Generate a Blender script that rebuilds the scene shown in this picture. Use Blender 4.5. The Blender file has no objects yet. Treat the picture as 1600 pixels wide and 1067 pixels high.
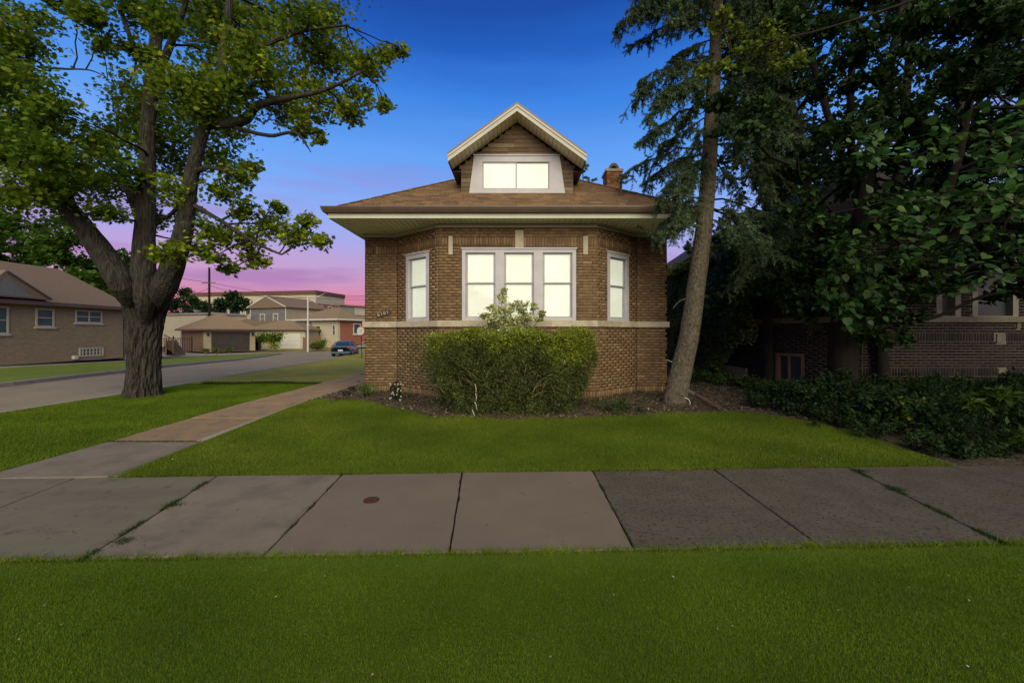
import bpy, math, random
import numpy as np
from mathutils import Matrix, Vector
random.seed(7); rng=np.random.default_rng(7)
S=bpy.context.scene; C=S.collection
F=633.0; CX=808.0; HY=520.0; EYE=1.7
# ---------------------------------------------------------------- camera
cam=bpy.data.cameras.new('camera'); camo=bpy.data.objects.new('camera',cam); C.objects.link(camo)
camo.location=(0,0,EYE); camo.rotation_euler=(math.radians(90),0,0)
cam.sensor_width=36; cam.lens=36*F/1600; cam.shift_x=-8/1600; cam.shift_y=-13.5/1600
cam.clip_start=0.05; cam.clip_end=3000; S.camera=camo
S.view_settings.view_transform='Standard'; S.view_settings.look='None'; S.view_settings.gamma=1
S.view_settings.use_curve_mapping=False; S.view_settings.exposure=0.0
# ---------------------------------------------------------------- sky: dusk gradient, blue overhead to pink at the horizon
W=bpy.data.worlds.new('World'); S.world=W; W.use_nodes=True
nt=W.node_tree; N=nt.nodes; L=nt.links; N.clear()
out=N.new('ShaderNodeOutputWorld'); bg=N.new('ShaderNodeBackground'); bg.inputs[1].default_value=1.0
tc=N.new('ShaderNodeTexCoord'); sep=N.new('ShaderNodeSeparateXYZ'); L.new(tc.outputs['Generated'],sep.inputs[0])
asn=N.new('ShaderNodeMath'); asn.operation='ARCSINE'; L.new(sep.outputs['Z'],asn.inputs[0])
mr=N.new('ShaderNodeMapRange'); mr.inputs[1].default_value=0; mr.inputs[2].default_value=math.radians(90)
mp=N.new('ShaderNodeMapping'); mp.inputs['Scale'].default_value=(1.2,1.2,9); L.new(tc.outputs['Generated'],mp.inputs[0])
nz=N.new('ShaderNodeTexNoise'); nz.inputs['Scale'].default_value=2.2; nz.inputs['Detail'].default_value=6; L.new(mp.outputs[0],nz.inputs['Vector'])
L.new(asn.outputs[0],mr.inputs[0])
wob=N.new('ShaderNodeMath'); wob.operation='MULTIPLY_ADD'; wob.inputs[1].default_value=0.05; L.new(nz.outputs['Fac'],wob.inputs[0])
add=N.new('ShaderNodeMath'); add.operation='ADD'; add.inputs[1].default_value=-0.025; L.new(mr.outputs[0],add.inputs[0]); L.new(add.outputs[0],wob.inputs[2])
cr=N.new('ShaderNodeValToRGB'); L.new(wob.outputs[0],cr.inputs[0])
stops=[(0.0,(.68,.11,.20)),(.036,(.73,.19,.30)),(.062,(.66,.30,.48)),(.090,(.55,.36,.64)),(.120,(.43,.40,.80)),(.160,(.30,.43,.91)),(.21,(.19,.41,.94)),(.26,(.12,.35,.90)),(.33,(.05,.235,.78)),(.385,(.020,.125,.55)),(.43,(.014,.08,.40)),(.60,(.008,.05,.25)),(1,(.005,.035,.18))]
e=cr.color_ramp.elements
e[0].position,e[0].color=stops[0][0],(*stops[0][1],1); e[1].position,e[1].color=stops[-1][0],(*stops[-1][1],1)
for p,c in stops[1:-1]:
    k=e.new(p); k.color=(*c,1)
# thin streaks of violet cloud low over the horizon
cl=N.new('ShaderNodeMapRange'); cl.inputs[1].default_value=.50; cl.inputs[2].default_value=.66; L.new(nz.outputs['Fac'],cl.inputs[0])
lo=N.new('ShaderNodeMapRange'); lo.inputs[1].default_value=.28; lo.inputs[2].default_value=.08; lo.inputs[3].default_value=0; lo.inputs[4].default_value=.75; L.new(mr.outputs[0],lo.inputs[0])
mul=N.new('ShaderNodeMath'); mul.operation='MULTIPLY'; L.new(cl.outputs[0],mul.inputs[0]); L.new(lo.outputs[0],mul.inputs[1])
mx=N.new('ShaderNodeMix'); mx.data_type='RGBA'; L.new(mul.outputs[0],mx.inputs[0]); L.new(cr.outputs[0],mx.inputs[6]); mx.inputs[7].default_value=(.42,.20,.47,1)
L.new(mx.outputs[2],bg.inputs[0]); L.new(bg.outputs[0],out.inputs[0])
# ---------------------------------------------------------------- soft low sun, behind the camera to the right
SUN_AZ=math.radians(10); SUN_EL=math.radians(31)
sl=bpy.data.lights.new('sun','SUN'); sl.energy=4.9; sl.angle=math.radians(58); sl.color=(1.0,.87,.58)
so=bpy.data.objects.new('sun',sl); C.objects.link(so)
sd=Vector((math.sin(SUN_AZ)*math.cos(SUN_EL),-math.cos(SUN_AZ)*math.cos(SUN_EL),math.sin(SUN_EL)))
so.rotation_euler=sd.to_track_quat('Z','Y').to_euler(); so.location=(8,-12,14)
# ================================================================ helpers
WM={}
def reg(o,M=None,parent=None):
    M=M or Matrix.Identity(4)
    C.objects.link(o)
    if parent is not None:
        o.parent=parent; o.matrix_basis=WM[parent.name].inverted()@M
    else: o.matrix_basis=M
    WM[o.name]=M; return o
def tag(o,label=None,cat=None,group=None,kind=None):
    if label: o['label']=label
    if cat: o['category']=cat
    if group: o['group']=group
    if kind: o['kind']=kind
    return o
def thing(name,label,cat,loc,group=None,rz=0):
    o=bpy.data.objects.new(name,None); o.empty_display_size=.2
    return tag(reg(o,Matrix.Translation(loc)@Matrix.Rotation(rz,4,'Z')),label,cat,group)
def struct(name):
    o=bpy.data.objects.new(name,None); o['kind']='structure'; return reg(o)
def mesh_np(name,V,Fc,mat,tint=None,smooth=False):
    V=np.asarray(V,np.float32); me=bpy.data.meshes.new(name)
    if isinstance(Fc,np.ndarray):
        n,k=Fc.shape
        me.vertices.add(len(V)); me.vertices.foreach_set('co',V.ravel())
        me.loops.add(n*k); me.loops.foreach_set('vertex_index',Fc.astype(np.int32).ravel())
        me.polygons.add(n); me.polygons.foreach_set('loop_start',np.arange(0,n*k,k,dtype=np.int32))
        try: me.polygons.foreach_set('loop_total',np.full(n,k,np.int32))
        except Exception: pass
        me.update(calc_edges=True)
    else:
        me.from_pydata([tuple(map(float,v)) for v in V],[],[tuple(f) for f in Fc]); me.update()
    if tint is not None:
        a=me.attributes.new('tint','FLOAT','FACE'); a.data.foreach_set('value',np.asarray(tint,np.float32))
    if smooth: me.polygons.foreach_set('use_smooth',np.ones(len(me.polygons),bool))
    if mat: me.materials.append(mat)
    return me
def mk(name,V,Fc,mat,parent=None,tint=None,smooth=False,M=None):
    return reg(bpy.data.objects.new(name,mesh_np(name,V,Fc,mat,tint,smooth)),M,parent)
class MB:
    def __init__(s): s.V=[];s.F=[];s.T=[]
    def add(s,V,Fc,t=0.5):
        b=len(s.V); s.V+=[tuple(v) for v in V]; s.F+=[tuple(b+i for i in f) for f in Fc]; s.T+=[t]*len(Fc); return s
    def box(s,x0,x1,y0,y1,z0,z1,t=.5,M=None):
        V=[(x0,y0,z0),(x1,y0,z0),(x1,y1,z0),(x0,y1,z0),(x0,y0,z1),(x1,y0,z1),(x1,y1,z1),(x0,y1,z1)]
        if M is not None: V=[tuple(M@Vector(v)) for v in V]
        return s.add(V,[(0,3,2,1),(4,5,6,7),(0,1,5,4),(1,2,6,5),(2,3,7,6),(3,0,4,7)],t)
    def prism(s,poly,z0,z1,t=.5,ax='z'):   # poly CCW in plane
        n=len(poly)
        def P(a,b,c): return (a,b,c) if ax=='z' else ((a,c,b) if ax=='y' else (c,a,b))
        V=[P(a,b,z0) for a,b in poly]+[P(a,b,z1) for a,b in poly]
        Fc=[tuple(range(n))[::-1],tuple(range(n,2*n))]+[(i,(i+1)%n,n+(i+1)%n,n+i) for i in range(n)]
        if ax=='y': Fc=[f[::-1] for f in Fc]
        return s.add(V,Fc,t)
    def tube(s,pts,rad,n=8,cap=True,t=.5,jit=0):
        pts=[Vector(p) for p in pts]; m=len(pts)
        if not hasattr(rad,'__len__'): rad=[rad]*m
        V=[];Fc=[];ref=None
        for i,p in enumerate(pts):
            d=(pts[min(i+1,m-1)]-pts[max(i-1,0)]).normalized()
            if ref is None: ref=Vector((0,0,1)) if abs(d.z)<.9 else Vector((1,0,0))
            a=(ref-d*ref.dot(d)).normalized(); ref=a; b=d.cross(a)
            for k in range(n):
                th=2*math.pi*k/n; r=rad[i]*(1+(random.uniform(-jit,jit) if jit else 0))
                V.append(p+a*(math.cos(th)*r)+b*(math.sin(th)*r))
        for i in range(m-1):
            for k in range(n): Fc.append((i*n+k,i*n+(k+1)%n,(i+1)*n+(k+1)%n,(i+1)*n+k))
        if cap: Fc+=[tuple(range(n))[::-1],tuple(range((m-1)*n,m*n))]
        return s.add(V,Fc,t)
    def obj(s,name,mat,parent=None,smooth=False,M=None):
        return mk(name,s.V,s.F,mat,parent,s.T,smooth,M)
def U(px,py,Y): return Vector(((px-CX)*Y/F,Y,EYE+(HY-py)*Y/F))
def XP(px,Y): return (px-CX)*Y/F
def sm(t): t=np.clip(t,0,1); return t*t*(3-2*t)
def H(x,y):
    x=np.asarray(x,float); y=np.asarray(y,float)
    base=-.42*sm((y-13)/25)*sm((-x-4.5)/3)
    return base+.24*sm((y-4.9)/4.2)*sm((x+5.3)/1.0)
def G(px,py,off=0):   # pixel to a point on the ground
    Y=8.0
    for _ in range(60):
        Y=.5*Y+.5*F*(EYE-float(H((px-CX)*Y/F,Y))-off)/(py-HY)
    return Vector(((px-CX)*Y/F,Y,float(H((px-CX)*Y/F,Y))+off))
nearS=lambda x:3.15+.033*x
farS=lambda x:4.97+.040*x
# ================================================================ materials
def mat(name,c1,c2=None,scale=6,rough=.85,bump=0,bscale=40,tint=0,spec=.25,metal=0,stretch=None,trans=0,ramp=None,detail=5,ttype='attr',dirt=None,dist=.02):
    m=bpy.data.materials.new(name); m.use_nodes=True; nt=m.node_tree; N=nt.nodes; L=nt.links
    b=N['Principled BSDF']; b.inputs['Roughness'].default_value=rough; b.inputs['Metallic'].default_value=metal
    b.inputs['Specular IOR Level'].default_value=spec
    g=N.new('ShaderNodeNewGeometry'); vec=g.outputs['Position']
    if stretch:
        mpn=N.new('ShaderNodeMapping'); mpn.inputs['Scale'].default_value=stretch; L.new(vec,mpn.inputs[0]); vec=mpn.outputs[0]
    nz=N.new('ShaderNodeTexNoise'); nz.inputs['Scale'].default_value=scale; nz.inputs['Detail'].default_value=detail; nz.inputs['Roughness'].default_value=.62; L.new(vec,nz.inputs['Vector'])
    sh=N.new('ShaderNodeMapRange'); sh.inputs[1].default_value=.3; sh.inputs[2].default_value=.7; L.new(nz.outputs['Fac'],sh.inputs[0])
    t=None
    if tint or ramp:
        at=N.new('ShaderNodeAttribute'); at.attribute_name='tint'
        if ttype=='both':
            oi=N.new('ShaderNodeObjectInfo'); ad=N.new('ShaderNodeMath'); ad.operation='ADD'; L.new(at.outputs['Fac'],ad.inputs[0]); L.new(oi.outputs['Random'],ad.inputs[1])
            fr=N.new('ShaderNodeMath'); fr.operation='FRACT'; L.new(ad.outputs[0],fr.inputs[0]); t=fr.outputs[0]
        elif ttype=='obj':
            oi=N.new('ShaderNodeObjectInfo'); t=oi.outputs['Random']
        else: t=at.outputs['Fac']
    if ramp:
        cr=N.new('ShaderNodeValToRGB'); e=cr.color_ramp.elements
        e[0].position,e[0].color=ramp[0][0],(*ramp[0][1],1); e[1].position,e[1].color=ramp[-1][0],(*ramp[-1][1],1)
        for p,c in ramp[1:-1]: k=e.new(p); k.color=(*c,1)
        L.new(t,cr.inputs[0]); col=cr.outputs[0]
        mm=N.new('ShaderNodeMix'); mm.data_type='RGBA'; mm.blend_type='MULTIPLY'; mm.inputs[0].default_value=1
        gr=N.new('ShaderNodeMapRange'); gr.inputs[3].default_value=.72; gr.inputs[4].default_value=1.28; L.new(sh.outputs[0],gr.inputs[0])
        cc=N.new('ShaderNodeCombineColor'); [L.new(gr.outputs[0],cc.inputs[i]) for i in range(3)]
        L.new(col,mm.inputs[6]); L.new(cc.outputs[0],mm.inputs[7]); col=mm.outputs[2]
    else:
        mm=N.new('ShaderNodeMix'); mm.data_type='RGBA'; L.new(sh.outputs[0],mm.inputs[0])
        mm.inputs[6].default_value=(*c1,1); mm.inputs[7].default_value=(*(c2 or c1),1); col=mm.outputs[2]
        if tint:
            m2=N.new('ShaderNodeMix'); m2.data_type='RGBA'; m2.blend_type='MULTIPLY'; m2.inputs[0].default_value=1
            gr=N.new('ShaderNodeMapRange'); gr.inputs[3].default_value=1-tint; gr.inputs[4].default_value=1+tint; L.new(t,gr.inputs[0])
            cc=N.new('ShaderNodeCombineColor'); [L.new(gr.outputs[0],cc.inputs[i]) for i in range(3)]
            L.new(col,m2.inputs[6]); L.new(cc.outputs[0],m2.inputs[7]); col=m2.outputs[2]
    if dirt:   # (colour, scale, lo, hi) irregular stains
        dc,ds,dl,dh=dirt
        n2=N.new('ShaderNodeTexNoise'); n2.inputs['Scale'].default_value=ds; n2.inputs['Detail'].default_value=8; n2.inputs['Roughness'].default_value=.7; L.new(g.outputs['Position'],n2.inputs['Vector'])
        dr=N.new('ShaderNodeMapRange'); dr.inputs[1].default_value=dl; dr.inputs[2].default_value=dh; L.new(n2.outputs['Fac'],dr.inputs[0])
        m3=N.new('ShaderNodeMix'); m3.data_type='RGBA'; L.new(dr.outputs[0],m3.inputs[0]); L.new(col,m3.inputs[6]); m3.inputs[7].default_value=(*dc,1); col=m3.outputs[2]
    L.new(col,b.inputs['Base Color'])
    if bump:
        nb=N.new('ShaderNodeTexNoise'); nb.inputs['Scale'].default_value=bscale; nb.inputs['Detail'].default_value=6; L.new(vec,nb.inputs['Vector'])
        bp=N.new('ShaderNodeBump'); bp.inputs['Strength'].default_value=bump; bp.inputs['Distance'].default_value=dist; L.new(nb.outputs['Fac'],bp.inputs['Height']); L.new(bp.outputs[0],b.inputs['Normal'])
    if trans:
        tr=N.new('ShaderNodeBsdfTranslucent'); L.new(col,tr.inputs[0]); ms=N.new('ShaderNodeMixShader'); ms.inputs[0].default_value=trans
        o=N['Material Output']; L.new(b.outputs[0],ms.inputs[1]); L.new(tr.outputs[0],ms.inputs[2]); L.new(ms.outputs[0],o.inputs[0])
    return m
brickR=[(0,(.115,.075,.040)),(.2,(.145,.094,.048)),(.4,(.120,.078,.042)),(.6,(.165,.110,.055)),(.8,(.135,.080,.041)),(.95,(.21,.145,.076)),(1,(.12,.078,.042))]
M_brick=mat('brown brick',None,ramp=brickR,c2=None,scale=9,bump=.35,bscale=60,ttype='both',dist=.01)
M_mortar=mat('brown mortar',(.052,.034,.021),(.085,.056,.034),scale=12,bump=.3)
M_lime=mat('limestone',(.30,.27,.20),(.38,.34,.26),scale=7,bump=.15,tint=.12,dirt=((.17,.15,.11),3,.5,.75))
M_trim=mat('cream trim paint',(.33,.32,.27),(.40,.39,.32),scale=3,rough=.5,spec=.4)
M_soffit=mat('cream soffit boards',(.66,.62,.40),(.72,.68,.46),scale=3,rough=.55,tint=.06)
M_fascia=mat('pale green grey fascia',(.38,.40,.31),(.46,.48,.38),scale=2,rough=.5)
M_gutter=mat('dark brown gutter',(.055,.038,.028),(.08,.055,.04),scale=4,rough=.4,spec=.5)
M_casing=mat('grey window casing',(.33,.33,.36),(.40,.40,.42),scale=3,rough=.5)
M_sash=mat('grey sash paint',(.26,.26,.28),(.32,.32,.33),scale=3,rough=.45)
shR=[(0,(.10,.062,.035)),(.3,(.16,.10,.05)),(.55,(.13,.082,.048)),(.8,(.20,.125,.06)),(1,(.09,.06,.04))]
M_shingle=mat('brown roof shingles',None,ramp=shR,scale=30,bump=.4,bscale=150,rough=.95)
M_wshingle=mat('brown wall shingles',None,ramp=[(0,(.085,.06,.037)),(.5,(.115,.082,.05)),(.85,(.14,.10,.062)),(1,(.19,.15,.10))],scale=8,stretch=(1,1,8),rough=.9,bump=.2,ttype='both')
M_conc=mat('worn concrete slab',(.125,.105,.080),(.165,.138,.105),scale=1.6,bump=.25,bscale=120,tint=.14,rough=.9,dirt=((.085,.074,.058),2.2,.46,.78),detail=9,dist=.006,ttype='obj')
M_concN=mat('newer smooth brown concrete',(.135,.108,.083),(.160,.130,.100),scale=.9,bump=.1,bscale=140,rough=.85,detail=4,dirt=((.12,.095,.072),.8,.5,.8),dist=.004)
M_concO=mat('old dark pitted concrete',(.068,.058,.044),(.100,.086,.065),scale=3,bump=.6,bscale=90,rough=.95,detail=9,dirt=((.030,.025,.018),30,.53,.60),dist=.008)
M_concG=mat('greenish grey worn concrete',(.105,.095,.068),(.145,.130,.092),scale=1.2,stretch=(.5,1.6,1),bump=.3,bscale=110,rough=.92,detail=9,dirt=((.07,.062,.045),5,.54,.72),dist=.006)
M_concp=mat('brownish path concrete',(.19,.13,.07),(.26,.18,.095),scale=2.0,bump=.3,bscale=110,rough=.92,tint=.12,ttype='obj',dirt=((.12,.10,.075),3,.5,.7),detail=8,dist=.006)
M_conc2=mat('grey concrete edge',(.20,.19,.16),(.28,.26,.22),scale=3,bump=.25,bscale=90,rough=.9)
M_road=mat('grey street surface',(.19,.155,.10),(.23,.19,.125),scale=.8,bump=.2,bscale=90,rough=.95,dirt=((.12,.10,.085),.5,.52,.75),detail=8)
M_soil=mat('dark garden soil',(.05,.038,.026),(.10,.078,.052),scale=9,bump=.9,bscale=25,rough=1,dist=.05)
M_ground=mat('far ground',(.04,.06,.015),(.06,.08,.02),scale=.5,rough=1)
M_lawn=mat('lawn thatch',(.045,.08,.005),(.075,.115,.008),scale=1.3,rough=1,bump=.5,bscale=60,detail=8)
gr=[(0,(.052,.095,.004)),(.45,(.095,.155,.005)),(.8,(.15,.21,.008)),(.95,(.21,.24,.02)),(1,(.28,.23,.06))]
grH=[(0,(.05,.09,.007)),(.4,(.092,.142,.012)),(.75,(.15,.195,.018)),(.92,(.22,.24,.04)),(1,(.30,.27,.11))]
M_grassH=None
M_grass=mat('grass blades',None,ramp=gr,scale=.9,rough=.7,trans=.3,spec=.2)
M_grassH=mat('house lawn blades',None,ramp=grH,scale=.7,rough=.8,trans=.3,spec=.1)  # paler, drier ramp also stands in for window light on this lawn
M_grassY=mat('yellow far lawn',(.17,.17,.014),(.25,.225,.024),scale=.45,rough=1,bump=.5,bscale=40,detail=9,dirt=((.12,.15,.012),1.2,.48,.68))  # yellower tone for the far lawns
M_grassD=mat('far green lawn',(.085,.125,.006),(.12,.155,.010),scale=.6,rough=1,bump=.5,bscale=30,detail=9)
lfA=[(0,(.026,.070,.008)),(.35,(.065,.135,.011)),(.7,(.14,.21,.015)),(1,(.30,.33,.022))]
M_maple=mat('maple leaves',None,ramp=lfA,scale=1.1,rough=.65,trans=.42,spec=.15)
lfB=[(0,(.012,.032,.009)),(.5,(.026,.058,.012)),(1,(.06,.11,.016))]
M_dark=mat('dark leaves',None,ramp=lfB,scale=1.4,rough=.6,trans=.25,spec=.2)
M_lime_leaf=mat('lime green leaves',None,ramp=[(0,(.05,.09,.012)),(.5,(.10,.14,.014)),(1,(.20,.24,.025))],scale=2,rough=.55,trans=.4)
M_mul=mat('mulberry leaves',None,ramp=[(0,(.018,.050,.012)),(.6,(.032,.082,.016)),(1,(.06,.115,.02))],scale=14,rough=.5,trans=.3,spec=.25,ttype='obj',bump=.5,bscale=25)
M_mulm=mat('massed mulberry leaves',None,ramp=[(0,(.018,.06,.012)),(.6,(.036,.105,.018)),(1,(.07,.15,.02))],scale=14,rough=.55,trans=.3,spec=.2)  # for the joined leaf mass, a little greener than the single leaves
M_spr=mat('spruce needles',None,ramp=[(0,(.042,.075,.034)),(.6,(.078,.125,.056)),(1,(.135,.175,.075))],scale=1.5,rough=.8,trans=.1)
M_yew=mat('hedge leaves',None,ramp=[(0,(.045,.060,.018)),(.4,(.075,.10,.022)),(.75,(.13,.18,.018)),(1,(.26,.30,.02))],scale=3,rough=.6,trans=.25,spec=.3)
M_pale=mat('pale variegated leaves',None,ramp=[(0,(.06,.10,.02)),(.25,(.18,.23,.05)),(.55,(.40,.44,.18)),(1,(.65,.67,.42))],scale=5,rough=.55,trans=.3)
M_ivy=mat('ivy leaves',None,trans=.3,ramp=[(0,(.07,.12,.035)),(.6,(.14,.20,.06)),(1,(.22,.28,.09))],scale=3,rough=.5,spec=.35)
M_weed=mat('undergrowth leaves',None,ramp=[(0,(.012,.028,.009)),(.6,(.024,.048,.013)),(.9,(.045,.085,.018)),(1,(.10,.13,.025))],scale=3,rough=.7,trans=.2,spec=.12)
M_litter=mat('dead leaf litter',None,ramp=[(0,(.04,.03,.02)),(.5,(.10,.08,.05)),(.85,(.20,.17,.12)),(1,(.38,.35,.28))],scale=5,rough=.95)
M_bark=mat('furrowed maple bark',(.005,.0045,.004),(.056,.052,.042),scale=24,stretch=(1,1,.13),bump=1,bscale=26,rough=1,detail=8,dist=.06)
M_barkS=mat('grey spruce bark',(.045,.038,.026),(.135,.118,.085),scale=22,stretch=(1,1,.55),bump=1,bscale=30,rough=1,detail=9,dirt=((.035,.02,.014),14,.57,.63),dist=.04)
M_barkD=mat('dark bark',(.008,.007,.005),(.018,.015,.011),scale=9,stretch=(1,1,.2),bump=.8,bscale=14,rough=1)
M_twig=mat('brown twigs',(.13,.10,.06),(.22,.175,.10),scale=9,rough=.9)
M_white=mat('white birch flakes',(.25,.24,.20),(.42,.40,.33),scale=20,rough=.9)
M_tan=mat('tan siding',(.25,.22,.14),(.30,.26,.17),scale=1,rough=.8,tint=.05)
M_cream=mat('cream siding',(.33,.30,.22),(.38,.35,.26),scale=1,rough=.8,tint=.05)
M_grey=mat('grey siding',(.11,.115,.11),(.14,.145,.135),scale=1,rough=.8,tint=.05)
M_red=mat('red brick far',(.20,.075,.045),(.25,.10,.06),scale=3,rough=.9,tint=.08)
M_dred=mat('dark red parapet',(.085,.045,.038),(.11,.058,.048),scale=2,rough=.9)
M_roofT=mat('tan roof shingles',(.17,.12,.07),(.22,.16,.095),scale=6,rough=.95,bump=.3,bscale=30,stretch=(1,1,4))
M_roofB=mat('brown grey roof shingles',(.13,.095,.065),(.17,.125,.085),scale=6,rough=.95,bump=.3,bscale=30,stretch=(1,1,4))
M_dark_door=mat('dark brown door',(.035,.028,.024),(.05,.04,.034),scale=2,rough=.6)
M_wht=mat('white paint',(.40,.40,.36),(.46,.46,.41),scale=2,rough=.5)
M_black=mat('black metal',(.012,.012,.013),(.02,.02,.02),rough=.5,spec=.4)
M_wood=mat('weathered wood',(.11,.07,.045),(.17,.11,.07),scale=8,stretch=(4,4,.6),rough=.9,tint=.2)
M_gw=mat('grey window glass',(.03,.04,.042),(.05,.06,.06),scale=1,rough=.3,spec=.35)
M_glassT=mat('teal window glass',(.02,.055,.055),(.035,.08,.08),scale=1,rough=.35,spec=.3)
M_car=mat('blue grey car paint',(.055,.11,.14),(.06,.12,.15),rough=.3,spec=.6,metal=.35)
M_tyre=mat('tyre rubber',(.012,.012,.012),(.02,.02,.02),rough=.9)
M_rim=mat('grey rim',(.25,.25,.26),(.3,.3,.3),rough=.35,metal=.7)
M_lamp=mat('red lens',(.25,.008,.012),(.3,.01,.015),rough=.25,spec=.6)
M_chim=mat('orange brown chimney brick',None,ramp=[(0,(.17,.075,.035)),(.5,(.26,.12,.05)),(1,(.33,.17,.08))],scale=9,rough=.9,bump=.3,ttype='attr')
M_rust=mat('rusty iron',(.045,.018,.010),(.08,.03,.016),scale=30,rough=.9,bump=.4)
M_pole=mat('pale grey pole',(.40,.38,.33),(.48,.46,.40),rough=.6)
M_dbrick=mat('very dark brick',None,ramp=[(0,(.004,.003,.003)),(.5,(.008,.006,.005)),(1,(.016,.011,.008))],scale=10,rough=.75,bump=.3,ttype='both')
M_lmort=mat('pale mortar',(.11,.098,.074),(.16,.14,.105),scale=10,rough=.95)
M_nroof=mat('dark neighbour roof',(.03,.026,.02),(.05,.042,.032),scale=5)  # darker tone for the neighbouring roof
M_nlime=mat('shade toned limestone',(.10,.092,.07),(.15,.14,.11),scale=7,bump=.15)  # darker than the other limestone: shade on this house put into the colour
M_nwht=mat('shade toned white paint',(.16,.16,.14),(.22,.22,.19),scale=4)  # frame paint greyed down to carry the shade under the trees
M_digit=mat('brass digits',(.30,.26,.17),(.38,.33,.22),rough=.45,metal=.3)
M_plate=mat('dark wood plaque',(.04,.025,.017),(.06,.037,.025),scale=20,rough=.7)
def blindmat():
    m=bpy.data.materials.new('lit window blind'); m.use_nodes=True; nt=m.node_tree; N=nt.nodes; L=nt.links
    b=N['Principled BSDF']; b.inputs['Base Color'].default_value=(.2,.2,.16,1)
    g=N.new('ShaderNodeNewGeometry'); n=N.new('ShaderNodeTexNoise'); n.inputs['Scale'].default_value=2.2; L.new(g.outputs['Position'],n.inputs['Vector'])
    r=N.new('ShaderNodeValToRGB'); r.color_ramp.elements[0].position=.35; r.color_ramp.elements[0].color=(.70,.74,.56,1); r.color_ramp.elements[1].position=.7; r.color_ramp.elements[1].color=(.80,.84,.68,1)
    L.new(n.outputs['Fac'],r.inputs[0]); L.new(r.outputs[0],b.inputs['Emission Color']); b.inputs['Emission Strength'].default_value=.80
    return m
M_blind=blindmat()
def glassmat():
    m=bpy.data.materials.new('clear glass'); m.use_nodes=True; nt=m.node_tree; N=nt.nodes; L=nt.links; o=N['Material Output']
    N.remove(N['Principled BSDF']); t=N.new('ShaderNodeBsdfTransparent'); g=N.new('ShaderNodeBsdfGlossy'); g.inputs['Roughness'].default_value=.05
    f=N.new('ShaderNodeFresnel'); f.inputs[0].default_value=1.45; x=N.new('ShaderNodeMixShader'); gg=N.new('ShaderNodeNewGeometry'); iv=N.new('ShaderNodeMath'); iv.operation='SUBTRACT'; iv.inputs[0].default_value=1; L.new(gg.outputs['Backfacing'],iv.inputs[1]); mu=N.new('ShaderNodeMath'); mu.operation='MULTIPLY'; L.new(iv.outputs[0],mu.inputs[0]); L.new(f.outputs[0],mu.inputs[1]); L.new(mu.outputs[0],x.inputs[0]); L.new(t.outputs[0],x.inputs[1]); L.new(g.outputs[0],x.inputs[2]); L.new(x.outputs[0],o.inputs[0]); return m
M_glass=glassmat()
def brickfar():
    m=mat('tan brick wall texture',(.2,.15,.08)); nt=m.node_tree; N=nt.nodes; L=nt.links; b=N['Principled BSDF']
    g=N.new('ShaderNodeNewGeometry'); s=N.new('ShaderNodeSeparateXYZ'); c=N.new('ShaderNodeCombineXYZ'); a=N.new('ShaderNodeMath'); L.new(g.outputs['Position'],s.inputs[0])
    L.new(s.outputs[0],a.inputs[0]); L.new(s.outputs[1],a.inputs[1]); L.new(a.outputs[0],c.inputs[0]); L.new(s.outputs[2],c.inputs[1])
    t=N.new('ShaderNodeTexBrick'); L.new(c.outputs[0],t.inputs[0]); t.inputs['Scale'].default_value=1; t.inputs['Brick Width'].default_value=.21; t.inputs['Row Height'].default_value=.075; t.inputs['Mortar Size'].default_value=.009
    t.inputs[1].default_value=(.27,.21,.115,1); t.inputs[2].default_value=(.21,.16,.09,1); t.inputs[3].default_value=(.13,.11,.075,1)
    L.new(t.outputs[0],b.inputs['Base Color']); bp=N.new('ShaderNodeBump'); bp.inputs['Strength'].default_value=.3; bp.inputs['Distance'].default_value=.01; bp.invert=True; L.new(t.outputs[1],bp.inputs['Height']); L.new(bp.outputs[0],b.inputs['Normal']); return m
M_tbrick=brickfar()
# ================================================================ ground sheets
def sheet(name,Lf,Rf,Ys,nx,off,m,parent=None,bumpy=0,skirt=.12):
    V=[];n=len(Ys)
    for y in Ys:
        l,r=Lf(y),Rf(y)
        for i in range(nx+1):
            x=l+(r-l)*i/nx; V.append((x,y,float(H(x,y))+off+(random.uniform(-bumpy,bumpy))))
    Fc=[(j*(nx+1)+i,j*(nx+1)+i+1,(j+1)*(nx+1)+i+1,(j+1)*(nx+1)+i) for j in range(n-1) for i in range(nx)]
    if skirt:
        ring=[i for i in range(nx+1)]+[(j)*(nx+1)+nx for j in range(1,n)]+[(n-1)*(nx+1)+i for i in range(nx-1,-1,-1)]+[j*(nx+1) for j in range(n-2,0,-1)]
        b=len(V); V+=[(V[i][0],V[i][1],V[i][2]-skirt) for i in ring]; k=len(ring)
        Fc+=[(ring[(i+1)%k],ring[i],b+i,b+(i+1)%k) for i in range(k)]
    o=mk(name,V,Fc,m,parent); 
    if parent is None: o['kind']='structure'
    return o
lin=lambda a,b,n:[a+(b-a)*i/n for i in range(n+1)]
def pw(pts): return lambda y: float(np.interp(y,[p[0] for p in pts],[p[1] for p in pts]))
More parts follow.
